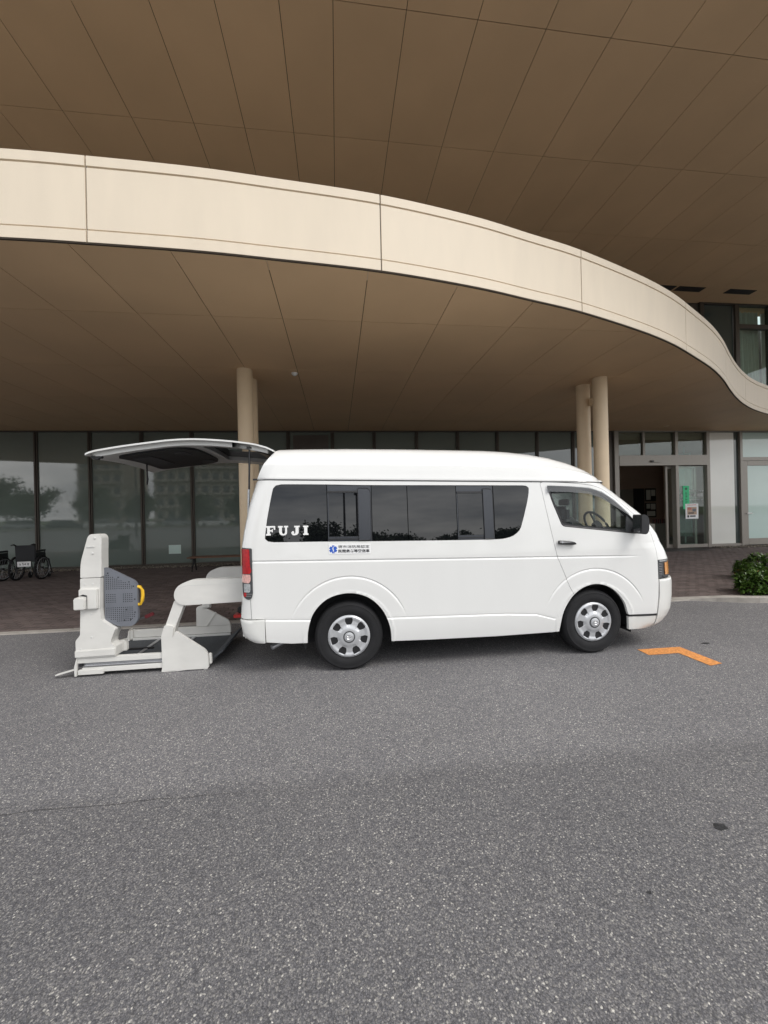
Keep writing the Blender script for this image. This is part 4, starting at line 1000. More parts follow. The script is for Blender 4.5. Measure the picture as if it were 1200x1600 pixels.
# ---- FUJI lettering on the rear quarter window (slab serif, thick strokes)
def letter(kind, x, z, wd, ht):
    s = wd; P = []
    def r(a, b, c, d): P.append([(a, b), (c, b), (c, d), (a, d)])
    sh = .17 * ht; st_ = .34 * wd
    if kind == 'F':
        r(.0, 0, .52 * wd, sh); r(.13 * wd, 0, .13 * wd + st_ * .86, ht); r(0, ht - sh, wd, ht); P.append([(wd * .86, ht * .60), (wd, ht * .60), (wd, ht), (wd * .80, ht)])
        r(.3 * wd, .42 * ht, .66 * wd, .42 * ht + sh * .9); r(.64 * wd, .33 * ht, .74 * wd, .66 * ht)
    if kind == 'U':
        r(0, ht - sh, .47 * wd, ht); r(.58 * wd, ht - sh, wd, ht)
        o = [(.10 * wd, ht), (.10 * wd, .36 * ht), (.16 * wd, .14 * ht), (.32 * wd, .01 * ht), (.52 * wd, -.02 * ht), (.72 * wd, .02 * ht), (.86 * wd, .14 * ht), (.89 * wd, .36 * ht), (.89 * wd, ht), (.70 * wd, ht), (.70 * wd, .36 * ht), (.66 * wd, .20 * ht), (.56 * wd, .14 * ht), (.46 * wd, .16 * ht), (.40 * wd, .26 * ht), (.38 * wd, .36 * ht), (.38 * wd, ht)]
        P.append(o)
    if kind == 'J':
        r(.34 * wd, ht - sh, wd, ht)
        P.append([(.50 * wd, ht), (.50 * wd, .34 * ht), (.47 * wd, .2 * ht), (.38 * wd, .15 * ht), (.30 * wd, .2 * ht), (.36 * wd, .30 * ht), (.28 * wd, .42 * ht), (.12 * wd, .42 * ht), (.0, .30 * ht), (.03 * wd, .12 * ht), (.20 * wd, -.01 * ht), (.45 * wd, -.02 * ht), (.70 * wd, .05 * ht), (.86 * wd, .22 * ht), (.87 * wd, .4 * ht), (.87 * wd, ht)])
    if kind == 'I':
        r(0, 0, wd, sh); r(0, ht - sh, wd, ht); r(.20 * wd, 0, .80 * wd, ht)
    mes = []
    for i, p in enumerate(P):
        V = [(x + a, float(W(x + a, z + b, False)) - .0002 - .0003 * i, z + b) for a, b in p]
        n = len(V); V += [(a, b + .003, c) for a, b, c in V]
        mes.append(mk('l', V, [tuple(range(n))] + [(i2, n + i2, n + (i2 + 1) % n, (i2 + 1) % n) for i2 in range(n)]))
    return obj('letter_' + kind.lower(), join_me('letter', mes), 'white', van)
for kd, x, wd in (('F', -.768, .086), ('U', -.655, .094), ('J', -.531, .079), ('I', -.420, .050)): letter(kd, x, 1.346 - .012 * (x + .777), wd, .090)

# ---- ambulance-service sticker under the windows
stk = empty('certificate_sticker', (-.18, 0, 1.195)); stk.parent = van
def wy(u, t): return float(W(u, t, False))
stk_me = sheet_me('plate', fillet([(-.180, 1.152), (.228, 1.143), (.228, 1.238), (-.180, 1.247)], .004), [], .05, lambda u, t: np.stack([u + .18, W(u, t, False) - .003, t - 1.195], 1), .002)
obj('plate', stk_me, 'sticker', stk)
def sface(name, P, m, off): 
    obj(name, mk(name, [(p[0] + .18, wy(p[0], p[1]) - off, p[1] - 1.195) for p in P], [tuple(range(len(P)))]), m, stk)
cx, cz = -.136, 1.196
bars = []
for k in range(3):
    a = math.pi / 2 + math.pi * k / 3; c, s = math.cos(a), math.sin(a)
    pts = [(cx + p * c - q * s, cz + p * s + q * c) for p, q in ((-.038, -.0125), (.038, -.0125), (.038, .0125), (-.038, .0125))]
    bars.append(mk('b', [(p[0] + .18, wy(*p) - .0040 - .0003 * k, p[1] - 1.195) for p in pts], [(0, 1, 2, 3)]))
obj('star_of_life', join_me('star', bars), 'blue', stk)
sface('staff', [(cx - .0025, cz - .030), (cx + .0025, cz - .030), (cx + .0025, cz + .030), (cx - .0025, cz + .030)], 'sticker', .0056)
sface('snake', [(cx - .002, cz - .02), (cx + .007, cz - .012), (cx + .007, cz - .006), (cx - .006, cz + .004), (cx - .006, cz + .010), (cx + .006, cz + .018), (cx + .002, cz + .02), (cx - .009, cz + .012), (cx - .009, cz + .002), (cx + .003, cz - .008), (cx + .003, cz - .010)], 'sticker', .0058)
for body, x0, x1, z0, z1, bd in (('堺市消防局認定', -.088, .216, 1.203, 1.232, .0), ('民間患者等搬送車', -.088, .216, 1.160, 1.192, .004)):
    me = text_me(body, .2, .0004, bold=bd); fit_text(me, x0 + .18, x1 + .18, z0 - 1.195, z1 - 1.195, 0)
    for v in me.vertices: v.co.y += wy(v.co.x - .18, v.co.z + 1.195) - .0042; v.co.z -= .022 * (v.co.x - .2)
    obj('sticker_lettering', me, 'ink', stk)

# ---- raised tailgate
TG = spline([(-2.455, 2.150), (-2.38, 2.182), (-2.10, 2.232), (-1.82, 2.270), (-1.68, 2.287), (-1.48, 2.297), (-1.28, 2.290), (-1.05, 2.270), (-.87, 2.243), (-.76, 2.212), (-.70, 2.180)], .06)
tgu = np.array([p[0] for p in TG]); tgt = np.array([p[1] for p in TG])
tg = empty('tailgate', (-.70, WID / 2, 2.2)); tg.parent = van
def tgz(u): return float(np.interp(u, tgu, tgt))
def crown(f): return .035 * (1 - (2 * f - 1) ** 2)
def tg_sheet(name, P, d0, d1, m, parent, holes=(), smooth=45):
    """slab under the tailgate skin: P in (u, w); d0..d1 distance below the skin"""
    v, f = tri2d(P, list(holes), .05); n = len(v)
    def z(u, w_): return np.interp(u, tgu, tgt) + .035 * (1 - (2 * (w_ - .14) / 1.415 - 1) ** 2)
    A = np.stack([v[:, 0] + .70, v[:, 1] - WID / 2, z(v[:, 0], v[:, 1]) - d0 - 2.2], 1); B = A.copy(); B[:, 2] -= (d1 - d0)
    F = [tuple(t) for t in f] + [(t[0] + n, t[2] + n, t[1] + n) for t in f]
    cnt = {}
    for t in f:
        for i in range(3): cnt[(t[i], t[(i + 1) % 3])] = 1
    for a, b in [e for e in cnt if (e[1], e[0]) not in cnt]: F.append((b, a, a + n, b + n))
    return obj(name, mk(name, np.vstack([A, B]), F, smooth), m, parent)
tgo = fillet([(-2.455, .17), (-.70, .12), (-.70, 1.575), (-2.455, 1.525)], [.05, .02, .02, .05])
tgw = fillet([(-1.50, .30), (-.86, .27), (-.86, 1.425), (-1.50, 1.395)], .06)
tg_sheet('outer_panel', tgo, 0, .016, 'paint', tg, [tgw])
tg_sheet('rear_glass', fillet([(-1.49, .31), (-.87, .28), (-.87, 1.415), (-1.49, 1.385)], .06), .004, .012, 'tint', tg)
tg_sheet('inner_panel', fillet([(-2.415, .21), (-.76, .17), (-.76, 1.525), (-2.415, 1.485)], [.05, .02, .02, .05]), .0165, .062, 'inner_white', tg, [fillet([(-1.45, .35), (-.90, .32), (-.90, 1.375), (-1.45, 1.345)], .07)])
tg_sheet('inner_trim', fillet([(-2.26, .34), (-1.70, .28), (-1.55, .40), (-1.55, 1.30), (-1.70, 1.415), (-2.26, 1.355)], .10), .062, .085, 'black', tg)
tg_sheet('number_plate_recess', fillet([(-2.20, .55), (-2.02, .55), (-2.02, 1.15), (-2.20, 1.15)], .02), .0852, .092, 'darkgrey', tg)
tg_sheet('trim_pocket', fillet([(-1.78, .52), (-1.68, .52), (-1.68, .78), (-1.78, .78)], .02), .0852, .089, 'darkgrey', tg)
tg_sheet('speaker', [(-1.66 + .07 * math.cos(a), 1.22 + .07 * math.sin(a)) for a in np.linspace(0, 2 * math.pi, 21)[:-1]], .0852, .092, 'darkgrey', tg)
tg_sheet('top_trim', fillet([(-.89, .30), (-.78, .30), (-.78, 1.40), (-.89, 1.40)], .01), .0622, .074, 'black', tg)
def tp(u, w_, dz): return (u + .70, w_ - WID / 2, tgz(u) + .035 * (1 - (2 * (w_ - .14) / 1.415 - 1) ** 2) - dz - 2.2)
a_ = tp(-2.36, .225, .03)
obj('latch', box_me('latch', [((a_[0] - .05, a_[1] - .022, a_[2] - .045), (a_[0] + .05, a_[1] + .02, a_[2] - .02)), ((a_[0] - .02, a_[1] - .03, a_[2] - .06), (a_[0] + .03, a_[1] + .01, a_[2] - .045))], .006), 'black', tg)
a_ = tp(-2.25, .95, .06)
obj('pull_strap', tube_me('pull_strap', [a_, (a_[0], a_[1], a_[2] - .12), (a_[0] + .005, a_[1], a_[2] - .20), (a_[0] - .004, a_[1], a_[2] - .26)], [.010, .008, .011, .009], 6), 'black', tg)
for yy in (.19, WID - .19):
    a_ = tp(-.935, yy, .05)
    g = empty('gas_strut', (-.945 + .70, yy - WID / 2, 1.50 - 2.2)); g.parent = tg
for yy in (.19, WID - .19):
    a0 = (-.94, yy, tgz(-.94) - .04)
    obj('gas_strut_rod', tube_me('gas_strut_rod', [a0, (-.952, yy, 1.80)], .0095, 8), 'black', van)
    obj('gas_strut_cylinder', tube_me('gas_strut_cylinder', [(-.952, yy, 1.80), (-.955, yy, 1.78), (-.965, yy, 1.45)], [.012, .012, .012], 8), 'alu', van)
    obj('strut_bracket', box_me('strut_bracket', [((-.97, yy - .02, tgz(-.94) - .06), (-.91, yy + .02, tgz(-.94) - .03))], .006), 'black', van)
for g in [o for o in bpy.data.objects if o.name.startswith('gas_strut') and o.type == 'EMPTY']: bpy.data.objects.remove(g)

# ================================================================== WHEELCHAIR LIFT behind the van (same axes as the van)
lift = empty('wheelchair_lift', (0, 0, 0), rad(.74), label='white platform wheelchair lift lowered to the ground behind the van', cat='lift')
lift.location = (.028 - 2.0 * math.cos(rad(.74)), 3.746 - 2.0 * math.sin(rad(.74)), 0)
LX = 2.0
def lp(name, poly, w0, w1, m='lift', bev=.006, r=0, parent=None, **k):
    P = [(p[0] + LX, p[1]) for p in poly]; P = fillet(P, r) if r else P
    return prism(name, P, w0, w1, m, parent or lift, 'y', bev, **k)
N0, N1, F0, F1 = .32, .41, 1.27, 1.35
post = lp('post_cover', [(-2.643, .185), (-2.646, .355), (-2.603, .411), (-2.596, .66), (-2.592, .962), (-2.408, .962), (-2.420, .654), (-2.405, .548), (-2.354, .506), (-2.284, .452), (-2.322, .352), (-2.326, .315), (-2.279, .283), (-2.281, .186)], N0, .45, bev=.010, r=.012)
up = lp('post_upper_cover', [(-2.592, .968), (-2.589, 1.112), (-2.520, 1.365), (-2.494, 1.393), (-2.416, 1.391), (-2.393, 1.36), (-2.400, .968)], N0 + .004, .44, bev=.014, r=[.01, .08, .02, .02, .02, .02, .01])
lp('cover_step', [(-2.649, .195), (-2.649, .262), (-2.283, .270), (-2.279, .200)], N0 - .012, N0 + .01, bev=.006)
lp('hook_bracket', [(-2.590, .664), (-2.594, .862), (-2.422, .860), (-2.424, .664)], N0 - .030, N0 + .02, bev=.008)
lp('hook_block', [(-2.622, .668), (-2.622, .776), (-2.59, .790), (-2.528, .784), (-2.518, .774), (-2.522, .668)], N0 - .060, N0 + .02, bev=.010)
lp('hook_slot', [(-2.514, .672), (-2.514, .80), (-2.55, .812), (-2.582, .800), (-2.515, .79)], N0 - .036, N0 - .028, 'dark', bev=0)
lp('post_side_return', [(-2.330, .19), (-2.330, .30), (-2.275, .31), (-2.250, .27), (-2.250, .192)], .452, .50, bev=.005)
bm_ = [lathe_me('s', [(0, -.004), (.009, -.004), (.012, .0)], 12, 'y', (x + LX, N0 + .002, z)) for x, z in ((-2.455, 1.352), (-2.475, 1.205), (-2.55, .905), (-2.478, .905), (-2.50, .610), (-2.50, .385), (-2.60, .272), (-2.437, .225), (-2.612, .212))]
for q in bm_: obj('screw_cap', q, 'inner_white', lift)
lp('post_badge', [(-2.53, 1.262), (-2.46, 1.262), (-2.46, 1.276), (-2.53, 1.276)], N0 - .002, N0 + .006, 'inner_white', bev=.002)
gd = lp('side_guard', [(-2.398, .53), (-2.402, 1.058), (-2.36, 1.045), (-2.125, .915), (-2.095, .866), (-2.093, .524), (-2.125, .478), (-2.161, .461), (-2.275, .466)], .365, .405, 'liftgrey', bev=.012, r=[.02, .01, .02, .05, .03, .05, .03, .03, .03])
V, F = [], []
gp = [(-2.39, .56), (-2.39, 1.0), (-2.14, .87), (-2.125, .56), (-2.16, .51), (-2.28, .51)]
for i in range(14):
    for j in range(26):
        x, z = -2.380 + i * .0195, .520 + j * .0190
        if not inside(np.array([[x, z]]), gp)[0]: continue
        if .665 < z < .70 or .80 < z < .835 or (.70 <= z <= .80 and abs(x + 2.26) < .035): continue
        o = len(V)
        for k in range(6): V.append((x + LX + .0052 * math.cos(k * 1.047), .3642, z + .0052 * math.sin(k * 1.047)))
        F.append(tuple(o + k for k in range(6)))
obj('guard_holes', mk('guard_holes', V, F), 'dark', lift, kind='stuff')
for x, z in ((-2.365, 1.0), (-2.27, .955), (-2.17, .905), (-2.13, .86), (-2.12, .73), (-2.12, .60), (-2.16, .53), (-2.22, .525), (-2.20, .63)):
    obj('guard_screw', lathe_me('s', [(0, -.003), (.006, -.003), (.007, 0)], 8, 'y', (x + LX, .365, z)), 'black', lift)
obj('yellow_handle', tube_me('yellow_handle', [(-2.10 + LX, .385, .85), (-2.075 + LX, .385, .847), (-2.056 + LX, .385, .81), (-2.052 + LX, .385, .76), (-2.058 + LX, .385, .71), (-2.078 + LX, .385, .675), (-2.10 + LX, .385, .672)], .016, 10), 'yellow', lift)
# belt with buckle
obj('belt', tube_me('belt', [(-2.22 + LX, .42, .47), (-2.15 + LX, .42, .50), (-2.05 + LX, .42, .535)], .007, 6), 'darkgrey', lift)
q = box('belt_buckle', (-.045, -.008, -.018), (.045, .012, .018), 'maroon', lift, .005); q.location = (-2.012 + LX, .42, .548); q.rotation_euler = (0, rad(-22), 0)
# near rail and channel
def lb(name, a, b, m='lift', bev=.004, **k): return box(name, (a[0] + LX, a[1], a[2]), (b[0] + LX, b[1], b[2]), m, lift, bev, **k)
lb('near_rail', (-2.640, N0 + .01, .132), (-1.84, N0 + .055, .184)); lb('near_channel', (-2.63, N0 + .03, .088), (-1.84, N0 + .05, .130), 'alu')
lb('channel_rod', (-2.58, N0 + .012, .098), (-1.84, N0 + .028, .110), 'chrome'); lb('near_skirt', (-2.60, N0 + .008, .040), (-1.84, N0 + .05, .086))
lb('end_foot', (-2.63, N0, .022), (-2.40, N0 + .04, .070)); lb('end_bolt', (-2.62, N0 + .005, .10), (-2.59, N0 + .028, .128), 'black')
lp('end_plate', [(-2.640, .185), (-2.662, .10), (-2.660, .012), (-2.640, .012), (-2.636, .185)], N0 - .002, N0 + .02, bev=.003)
lp('end_plate', [(-2.640, .185), (-2.662, .10), (-2.660, .012), (-2.640, .012), (-2.636, .185)], F0, F1, bev=.003)
lb('platform_deck', (-2.64, N0 + .06, .030), (-1.43, F0 + .01, .050), 'deck'); lb('deck_rib', (-2.30, N0 + .07, .052), (-2.26, F0, .060), 'alu', .002); lb('deck_rib', (-1.90, N0 + .07, .052), (-1.86, F0, .060), 'alu', .002)
q = box('outer_foot_bar', (-.19, 0, -.006), (0, .045, .006), 'lift', lift, .003); q.location = (-2.65 + LX, N0 + .0, .078); q.rotation_euler = (0, rad(-14), 0)
q = box('inner_roll_stop', (0, 0, -.009), (.17, .90, .009), 'deck', lift, .003); q.location = (-1.42 + LX, N0 + .05, .060); q.rotation_euler = (0, rad(-38), 0)
lb('stop_edge', (-1.425, N0 + .04, .028), (-1.408, F0, .066), 'alu', .002)
# far rail
lb('far_rail', (-2.60, F0 + .02, .075), (-1.455, F0 + .06, .168)); lb('far_rail_foot', (-2.60, F0 - .005, .032), (-1.455, F0 + .018, .074), 'inner_white')
lp('far_rail_end', [(-2.66, .165), (-2.60, .17), (-2.60, .06), (-2.68, .045), (-2.70, .06), (-2.665, .09)], F0 + .01, F0 + .07, bev=.004)
lb('deck_cable', (-2.50, .9, .052), (-2.2, .93, .07), 'black', .004)
# arms
armp = [(-1.07, .664), (-1.635, .652), (-1.700, .675), (-1.735, .735), (-1.725, .805), (-1.690, .852), (-1.625, .886), (-1.556, .903), (-.80, .905), (-.80, .67)]
for nm, a, b in (('near_arm', N0, N0 + .10), ('far_arm', F0 - .02, F1 - .01)):
    lp(nm, armp, a, b, bev=.016, r=[0, .05, .05, .05, .05, .05, .05, .05, 0, 0])
lp('arm_groove', [(-1.68, .838), (-1.60, .853), (-.80, .862), (-.80, .858), (-1.60, .848), (-1.68, .832)], N0 - .0015, N0 + .002, 'inner_white', bev=0)
linkp = [(-1.735, .70), (-1.625, .70), (-1.728, .439), (-1.748, .30), (-1.75, .20), (-1.80, .14), (-1.845, .38), (-1.815, .48)]
lp('near_link', linkp, N0 + .012, N0 + .095, bev=.022, r=[0, 0, .03, .03, .03, .03, .04, .03])
lp('far_link', [(-1.80, .40), (-1.70, .40), (-1.64, .70), (-1.73, .70)], F0 - .0, F1 - .02, bev=.01)
lp('link_sleeve', [(-1.822, .470), (-1.735, .452), (-1.742, .40), (-1.757, .30), (-1.820, .12), (-1.850, .02), (-1.857, .36)], N0 - .006, N0 + .085, bev=.016, r=.02)
flp = [(-1.720, .398), (-1.705, .396), (-1.438, .200), (-1.412, .145), (-1.408, .02), (-1.44, .008), (-1.62, .010), (-1.70, .0), (-1.858, -.0), (-1.842, .10), (-1.77, .30)]
lp('near_gusset', [(p[0], max(p[1], .004)) for p in flp], N0 - .012, N0 + .018, bev=.006, r=[0, .01, .03, .02, .01, .01, 0, 0, 0, 0, 0])
lp('gusset_strip', [(-1.408, .16), (-1.385, .15), (-1.382, .055), (-1.405, .05)], N0 + .0, N0 + .03, bev=.003)
lb('gusset_foot', (-1.84, N0 - .012, .002), (-1.72, N0 + .01, .022)); lb('gusset_foot', (-1.46, N0 - .012, .002), (-1.42, N0 + .01, .02))
lp('far_gusset', [(-1.868, .172), (-1.866, .40), (-1.850, .418), (-1.803, .430), (-1.64, .328), (-1.49, .238), (-1.464, .20), (-1.460, .172)], F0 + .02, F0 + .045, bev=.006, r=.012)
lp('gusset_rib', [(-1.755, .172), (-1.735, .172), (-1.622, .335), (-1.640, .345)], F0 + .012, F0 + .022, bev=.002)
lp('gusset_pin', [(-1.75, .40), (-1.69, .40), (-1.69, .45), (-1.75, .45)], F0 + .02, F0 + .05, bev=.004)
# red lift bracket under the arm
lp('red_bracket', [(-1.02, .50), (-1.085, .52), (-1.09, .60), (-1.055, .60), (-1.05, .70), (-.98, .70), (-.98, .50)], .46, .50, 'redpaint', bev=.004)
lb('red_base', (-1.20, .46, .465), (-.90, .56, .50), 'redpaint'); lb('bracket_black_block', (-1.17, .50, .502), (-1.02, .60, .57), 'black', .01)  # red base bar and a plain black block on it
lb('red_base', (-1.20, 1.15, .465), (-.90, 1.25, .50), 'redpaint')

# ================================================================== MARKINGS AND STAINS
def flat(name, poly, z, m, **k):
    return obj(name, mk(name, [(p[0], p[1], z) for p in poly], [tuple(range(len(poly)))]), m, **k)
o = flat('road_marking', [(3.12, 3.842), (3.618, 3.842), (3.628, 3.375), (3.47, 3.345), (3.455, 3.682), (3.118, 3.680)], .004, 'orange', label='orange painted corner mark on the asphalt ahead of the front wheel', cat='road marking')
def blob(cx, cy, rx, ry, seed, n=26):
    r = random.Random(seed); ph = [r.uniform(0, 6) for _ in range(4)]
    return [(cx + rx * math.cos(a) * (1 + .14 * math.sin(2 * a + ph[0]) + .10 * math.sin(5 * a + ph[1])), cy + ry * math.sin(a) * (1 + .14 * math.sin(3 * a + ph[2]) + .08 * math.sin(7 * a + ph[3]))) for a in np.linspace(0, 2 * math.pi, n + 1)[:-1]]
for k, (cx, cy, rx, ry, lb_) in enumerate(((1.76, 1.665, .034, .020, 'dark oily patch on the asphalt nearest the right edge'), (3.99, 3.9, .05, .02, 'small dark streak on the asphalt right of the orange mark'),
                                         (1.18, 1.42, .009, .006, 'tiny black spot on the asphalt low right of centre'), (-4.05, 3.2, .045, .03, 'small dark spot on the asphalt at the far left'))):
    flat('tar_spot', blob(cx, cy, rx, ry, k), .003, 'stain', label=lb_, cat='stain')

# ================================================================== WHEELCHAIRS AND BENCH
def wheelchair(loc, rz, label):
    t = empty('wheelchair', loc, rz, label=label, cat='wheelchair', group='wheelchairs parked by the glass wall')
    for s in (-1, 1):
        x = s * .27
        wv = empty('big_wheel', (x, 0, .305)); wv.parent = t
        obj('tyre', tube_me('tyre', [(0, .29 * math.cos(a), .29 * math.sin(a)) for a in np.linspace(0, 2 * math.pi, 33)[:-1]], .026, 6, closed=True), 'rubber', wv)
        obj('hand_rim', tube_me('hand_rim', [(s * .035, .25 * math.cos(a), .25 * math.sin(a)) for a in np.linspace(0, 2 * math.pi, 29)[:-1]], .008, 5, closed=True), 'alu', wv)
        obj('spokes', join_me('spokes', [tube_me('s', [(0, 0, 0), (0, .28 * math.cos(a), .28 * math.sin(a))], .003, 4) for a in np.linspace(0, 2 * math.pi, 17)[:-1]]), 'alu', wv)
        obj('hub', lathe_me('hub', [(0, -.03), (.025, -.03), (.025, .03), (0, .03)], 12, 'x'), 'black', wv)
        x2 = s * .21
        obj('side_frame', join_me('side_frame', [tube_me('f', p, .012, 6) for p in ([(x2, -.22, .93), (x2, -.14, .90), (x2, -.12, .50), (x2, -.10, .20)], [(x2, -.12, .50), (x2, .42, .50), (x2, .50, .25), (x2, .56, .10)], [(x2, -.10, .25), (x2, .40, .25), (x2, .42, .50)], [(x2, -.12, .72), (x2, .25, .72), (x2, .28, .50)])]), 'iron', t)
        obj('push_handle', tube_me('push_handle', [(x2, -.14, .90), (x2, -.20, .925), (x2, -.29, .915)], .018, 8), 'black', t)
        box('side_panel', (x2 - .008, -.12, .40), (x2 + .008, .25, .70), 'vinyl', t); box('armrest', (x2 - .03, -.08, .715), (x2 + .03, .26, .76), 'vinyl', t, .012)
        cw = obj('caster', lathe_me('caster', [(.02, -.014), (.075, -.016), (.085, -.008), (.085, .008), (.075, .016), (.02, .014)], 24, 'x', (x2, .42, .085)), 'rubber', t)
        obj('caster_fork', tube_me('caster_fork', [(x2 + .02, .42, .085), (x2 + .02, .40, .18), (x2, .38, .26)], .01, 6), 'alu', t)
        box('footrest', (x2 - s * .15 if s > 0 else x2, .50, .09), (x2 if s > 0 else x2 - s * .15, .66, .105), 'black', t, .004)
    prism('backrest', [(-.20, -.0), (.20, 0), (.205, .02), (-.205, .02)], .50, .90, 'vinyl', t, axis='z').location = (0, -.15, 0)
    box('seat', (-.20, -.12, .47), (.20, .32, .50), 'vinyl', t, .01)
    pl = box('name_plate', (-.16, -.182, .36), (.13, -.172, .49), 'sticker', t, .002)
    strokes('name_lettering', -.12, .10, .39, .46, -.184, 'ink', t, 4, 7)
    return t
wheelchair((-8.08, 10.80, .012), rad(8), 'black folded wheelchair on the right, its handles turned to the driveway')
wheelchair((-8.93, 10.72, .012), rad(5), 'black wheelchair cut off by the left edge of the picture')
bn = empty('bench', (-3.35, 11.35, .012), label='low wooden bench with black iron legs against the glass wall', cat='bench')
for i, y_ in enumerate((-.16, -.05, .06, .17)): box('slat', (-1.0, y_ - .047, .375), (1.25, y_ + .047, .405), 'wood', bn, .005)
for x in (-.88, 1.1):
    lg = empty('leg', (x, 0, 0)); lg.parent = bn
    obj('foot', join_me('foot', [tube_me('f', [(0, -.16, .0), (0, -.13, .12), (0, -.05, .22), (0, 0, .25)], .022, 6), tube_me('f', [(0, .16, .0), (0, .13, .12), (0, .05, .22), (0, 0, .25)], .022, 6), tube_me('f', [(0, 0, .24), (0, 0, .36)], .045, 6)]), 'iron', lg)
    box('crosspiece', (-.03, -.20, .345), (.03, .20, .374), 'iron', lg, .006)
us = empty('umbrella_stand', (14.35, 16.2, .014), label='metal umbrella rack inside the lobby behind the open door', cat='umbrella stand')
box('cabinet', (-.35, -.2, 0), (.35, .2, .75), 'frame', us, .01)
for k in range(7): obj('umbrella', tube_me('umbrella', [(-.27 + .09 * k, 0, .3), (-.27 + .09 * k, 0, .95)], [.02, .03], 6), 'maroon' if k % 2 else 'black', us)

# ================================================================== ACROSS THE CAR PARK (seen only as reflections in the glass)
sheet('verge', -120, -60, 120, -33, .0, 'grass', kind='structure')
box('car_park_kerb', (-90, -34.2, 0), (90, -33.9, .28), 'kerb', None, kind='structure')
leafmesh = {}
def tree(loc, hgt, r, seed, label):
    rs = np.random.default_rng(seed); t = empty('broadleaf_tree', loc, rs.uniform(0, 6.28), label=label, cat='tree', group='trees beyond the car park')
    obj('trunk', join_me('trunk', [tube_me('t', [(0, 0, 0), (.05, .03, hgt * .35), (0, .1, hgt * .7)], [.16, .13, .05], 8)] + [tube_me('l', [(0, 0, hgt * .35), (r * .5 * math.cos(a), r * .5 * math.sin(a), hgt * .6)], [.08, .03], 6) for a in (0, 2, 4)]), 'stem', t)
    n = 2400; cl = rs.normal(0, 1, (22, 3)); cl /= np.linalg.norm(cl, axis=1)[:, None]; cl *= rs.uniform(.25, .8, (22, 1)); V, F = [], []
    for i in range(n):
        c = cl[rs.integers(22)] + rs.normal(0, .19, 3); c = np.array([c[0] * r, c[1] * r, hgt * .60 + c[2] * hgt * .40])
        a = rs.normal(0, 1, 3); a /= np.linalg.norm(a); b = np.cross(a, rs.normal(0, 1, 3)); b /= np.linalg.norm(b); s = rs.uniform(.18, .36); o = len(V)
        V += [c - a * s, c + b * s * .5, c + a * s, c - b * s * .5]; F.append((o, o + 1, o + 2, o + 3))
    obj('crown', mk('crown', V, F), 'treeleaf', t, kind='stuff')
tx = [(-58, -38, 7.5, 4.0), (-52, -40, 8.0, 4.0), (-46, -37, 6.8, 3.6), (-39, -39, 6.8, 3.3), (-31, -38, 5.6, 2.8), (-24, -41, 6.4, 3.2), (-16, -38, 5.8, 2.8), (-8, -36, 5.2, 2.6), (-2, -37, 6.6, 3.2), (3.5, -39, 6.2, 3.4), (10, -46, 5.6, 3.6), (17, -44, 5.0, 3.4), (25, -46, 5.8, 3.8), (34, -44, 6.2, 4.0), (46, -46, 7, 4.4)]
for i, (x, y_, h_, r_) in enumerate(tx): tree((x, y_, 0), h_, r_, i, 'broadleaf tree beyond the car park, %s from the left of its row' % ['first', 'second', 'third', 'fourth', 'fifth', 'sixth', 'seventh', 'eighth', 'ninth', 'tenth', 'eleventh', 'twelfth', 'thirteenth', 'fourteenth', 'fifteenth'][i])
def car(loc, m, label):
    t = empty('parked_car', loc, 0, label=label, cat='car', group='cars parked beyond the verge')
    prism('body', fillet([(-2.1, .3), (2.1, .3), (2.15, .75), (1.3, .95), (-1.9, 1.0), (-2.15, .8)], .12), -.85, .85, m, t, 'y', .06)
    prism('cabin', fillet([(-1.8, .97), (1.25, .92), (.55, 1.48), (-1.5, 1.5)], .12), -.72, .72, 'window', t, 'y', .04)
    prism('roof', fillet([(-1.5, 1.48), (.55, 1.46), (.45, 1.52), (-1.4, 1.54)], .02), -.70, .70, m, t, 'y', .02)
    for x in (-1.3, 1.3):
        for y_ in (-.8, .8): obj('wheel', lathe_me('wheel', [(0, -.1), (.2, -.11), (.31, -.09), (.32, 0), (.31, .09), (.2, .11), (0, .1)], 20, 'y', (x, y_, .32)), 'rubber', t)
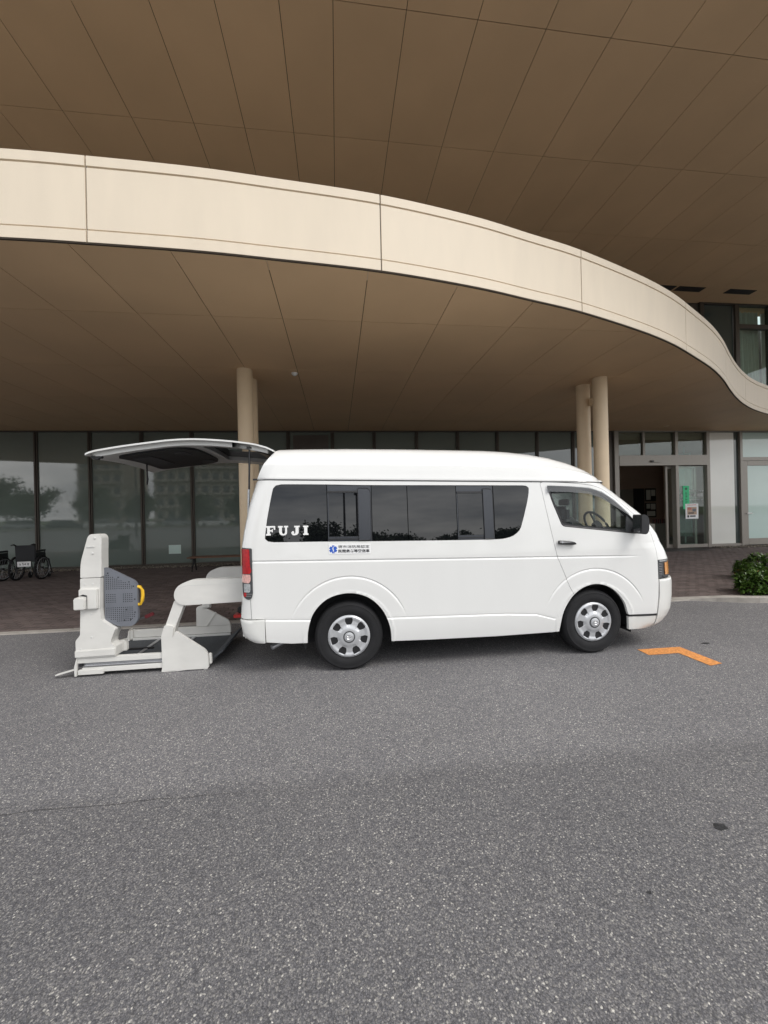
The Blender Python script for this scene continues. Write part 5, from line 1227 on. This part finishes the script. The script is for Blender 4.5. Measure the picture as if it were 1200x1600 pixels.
desc = ['white', 'silver', 'dark', 'white', 'white', 'silver', 'white', 'dark', 'white', 'silver', 'white', 'white']
for i in range(12):
    x = -52 + i * 5.3 + random.uniform(-.5, .5)
    car((x, -36.2 + random.uniform(-.3, .3), 0), {'white': 'carw', 'silver': 'cars', 'dark': 'card'}[desc[i]], '%s parked car, %s in the row beyond the verge' % (desc[i], ['first', 'second', 'third', 'fourth', 'fifth', 'sixth', 'seventh', 'eighth', 'ninth', 'tenth', 'eleventh', 'twelfth'][i]))
def block(x0, x1, y0, y1, h_, label, seed):
    t = empty('apartment_block', ((x0 + x1) / 2, y1, 0), label=label, cat='building'); cx = (x0 + x1) / 2
    box('wall', (x0 - cx, y0 - y1, 0), (x1 - cx, 0, h_), 'tower', t); box('parapet', (x0 - cx - .2, y0 - y1, h_ + .002), (x1 - cx + .2, .2, h_ + .7), 'tower', t)
    wm = box_me('window', [((0, .002, 0), (1.5, .06, 1.7))]); wm.materials.append(M_['window']); z = 1.2
    while z < h_ - 2:
        x = x0 + .8
        while x < x1 - 2:
            o = obj('window', wm, None, t); o.location = (x - cx, 0, z); x += 2.6
        box('balcony', (x0 - cx, .08, z - .65), (x1 - cx, 1.0, z - .35), 'tower', t); z += 3.3
block(-66, -55, -90, -78, 21, 'pale apartment block standing alone at the far left beyond the trees', 1)
block(-47, -24, -92, -76, 24, 'wide pale apartment block with long balconies beyond the trees', 2)
for x, y_, lb_ in ((-17.5, -9, 'dark lamp post at the left of the driveway'), (.4, -16, 'dark lamp post opposite the rear of the van'), (1.25, -17, 'second dark lamp post beside its twin opposite the van'), (-33, -27, 'tall lamp post at the edge of the car park')):
    t = empty('lamp_post', (x, y_, 0), label=lb_, cat='lamp post', group='lamp posts along the driveway')
    obj('pole', tube_me('pole', [(0, 0, 0), (0, 0, 6.4)], [.09, .06], 10), 'pole', t); box('lamp_head', (-.16, -.3, 6.4), (.16, .3, 6.9), 'pole', t, .04)
print('objects', len(bpy.data.objects), 'tris', sum(len(o.data.polygons) for o in bpy.data.objects if o.type == 'MESH'))
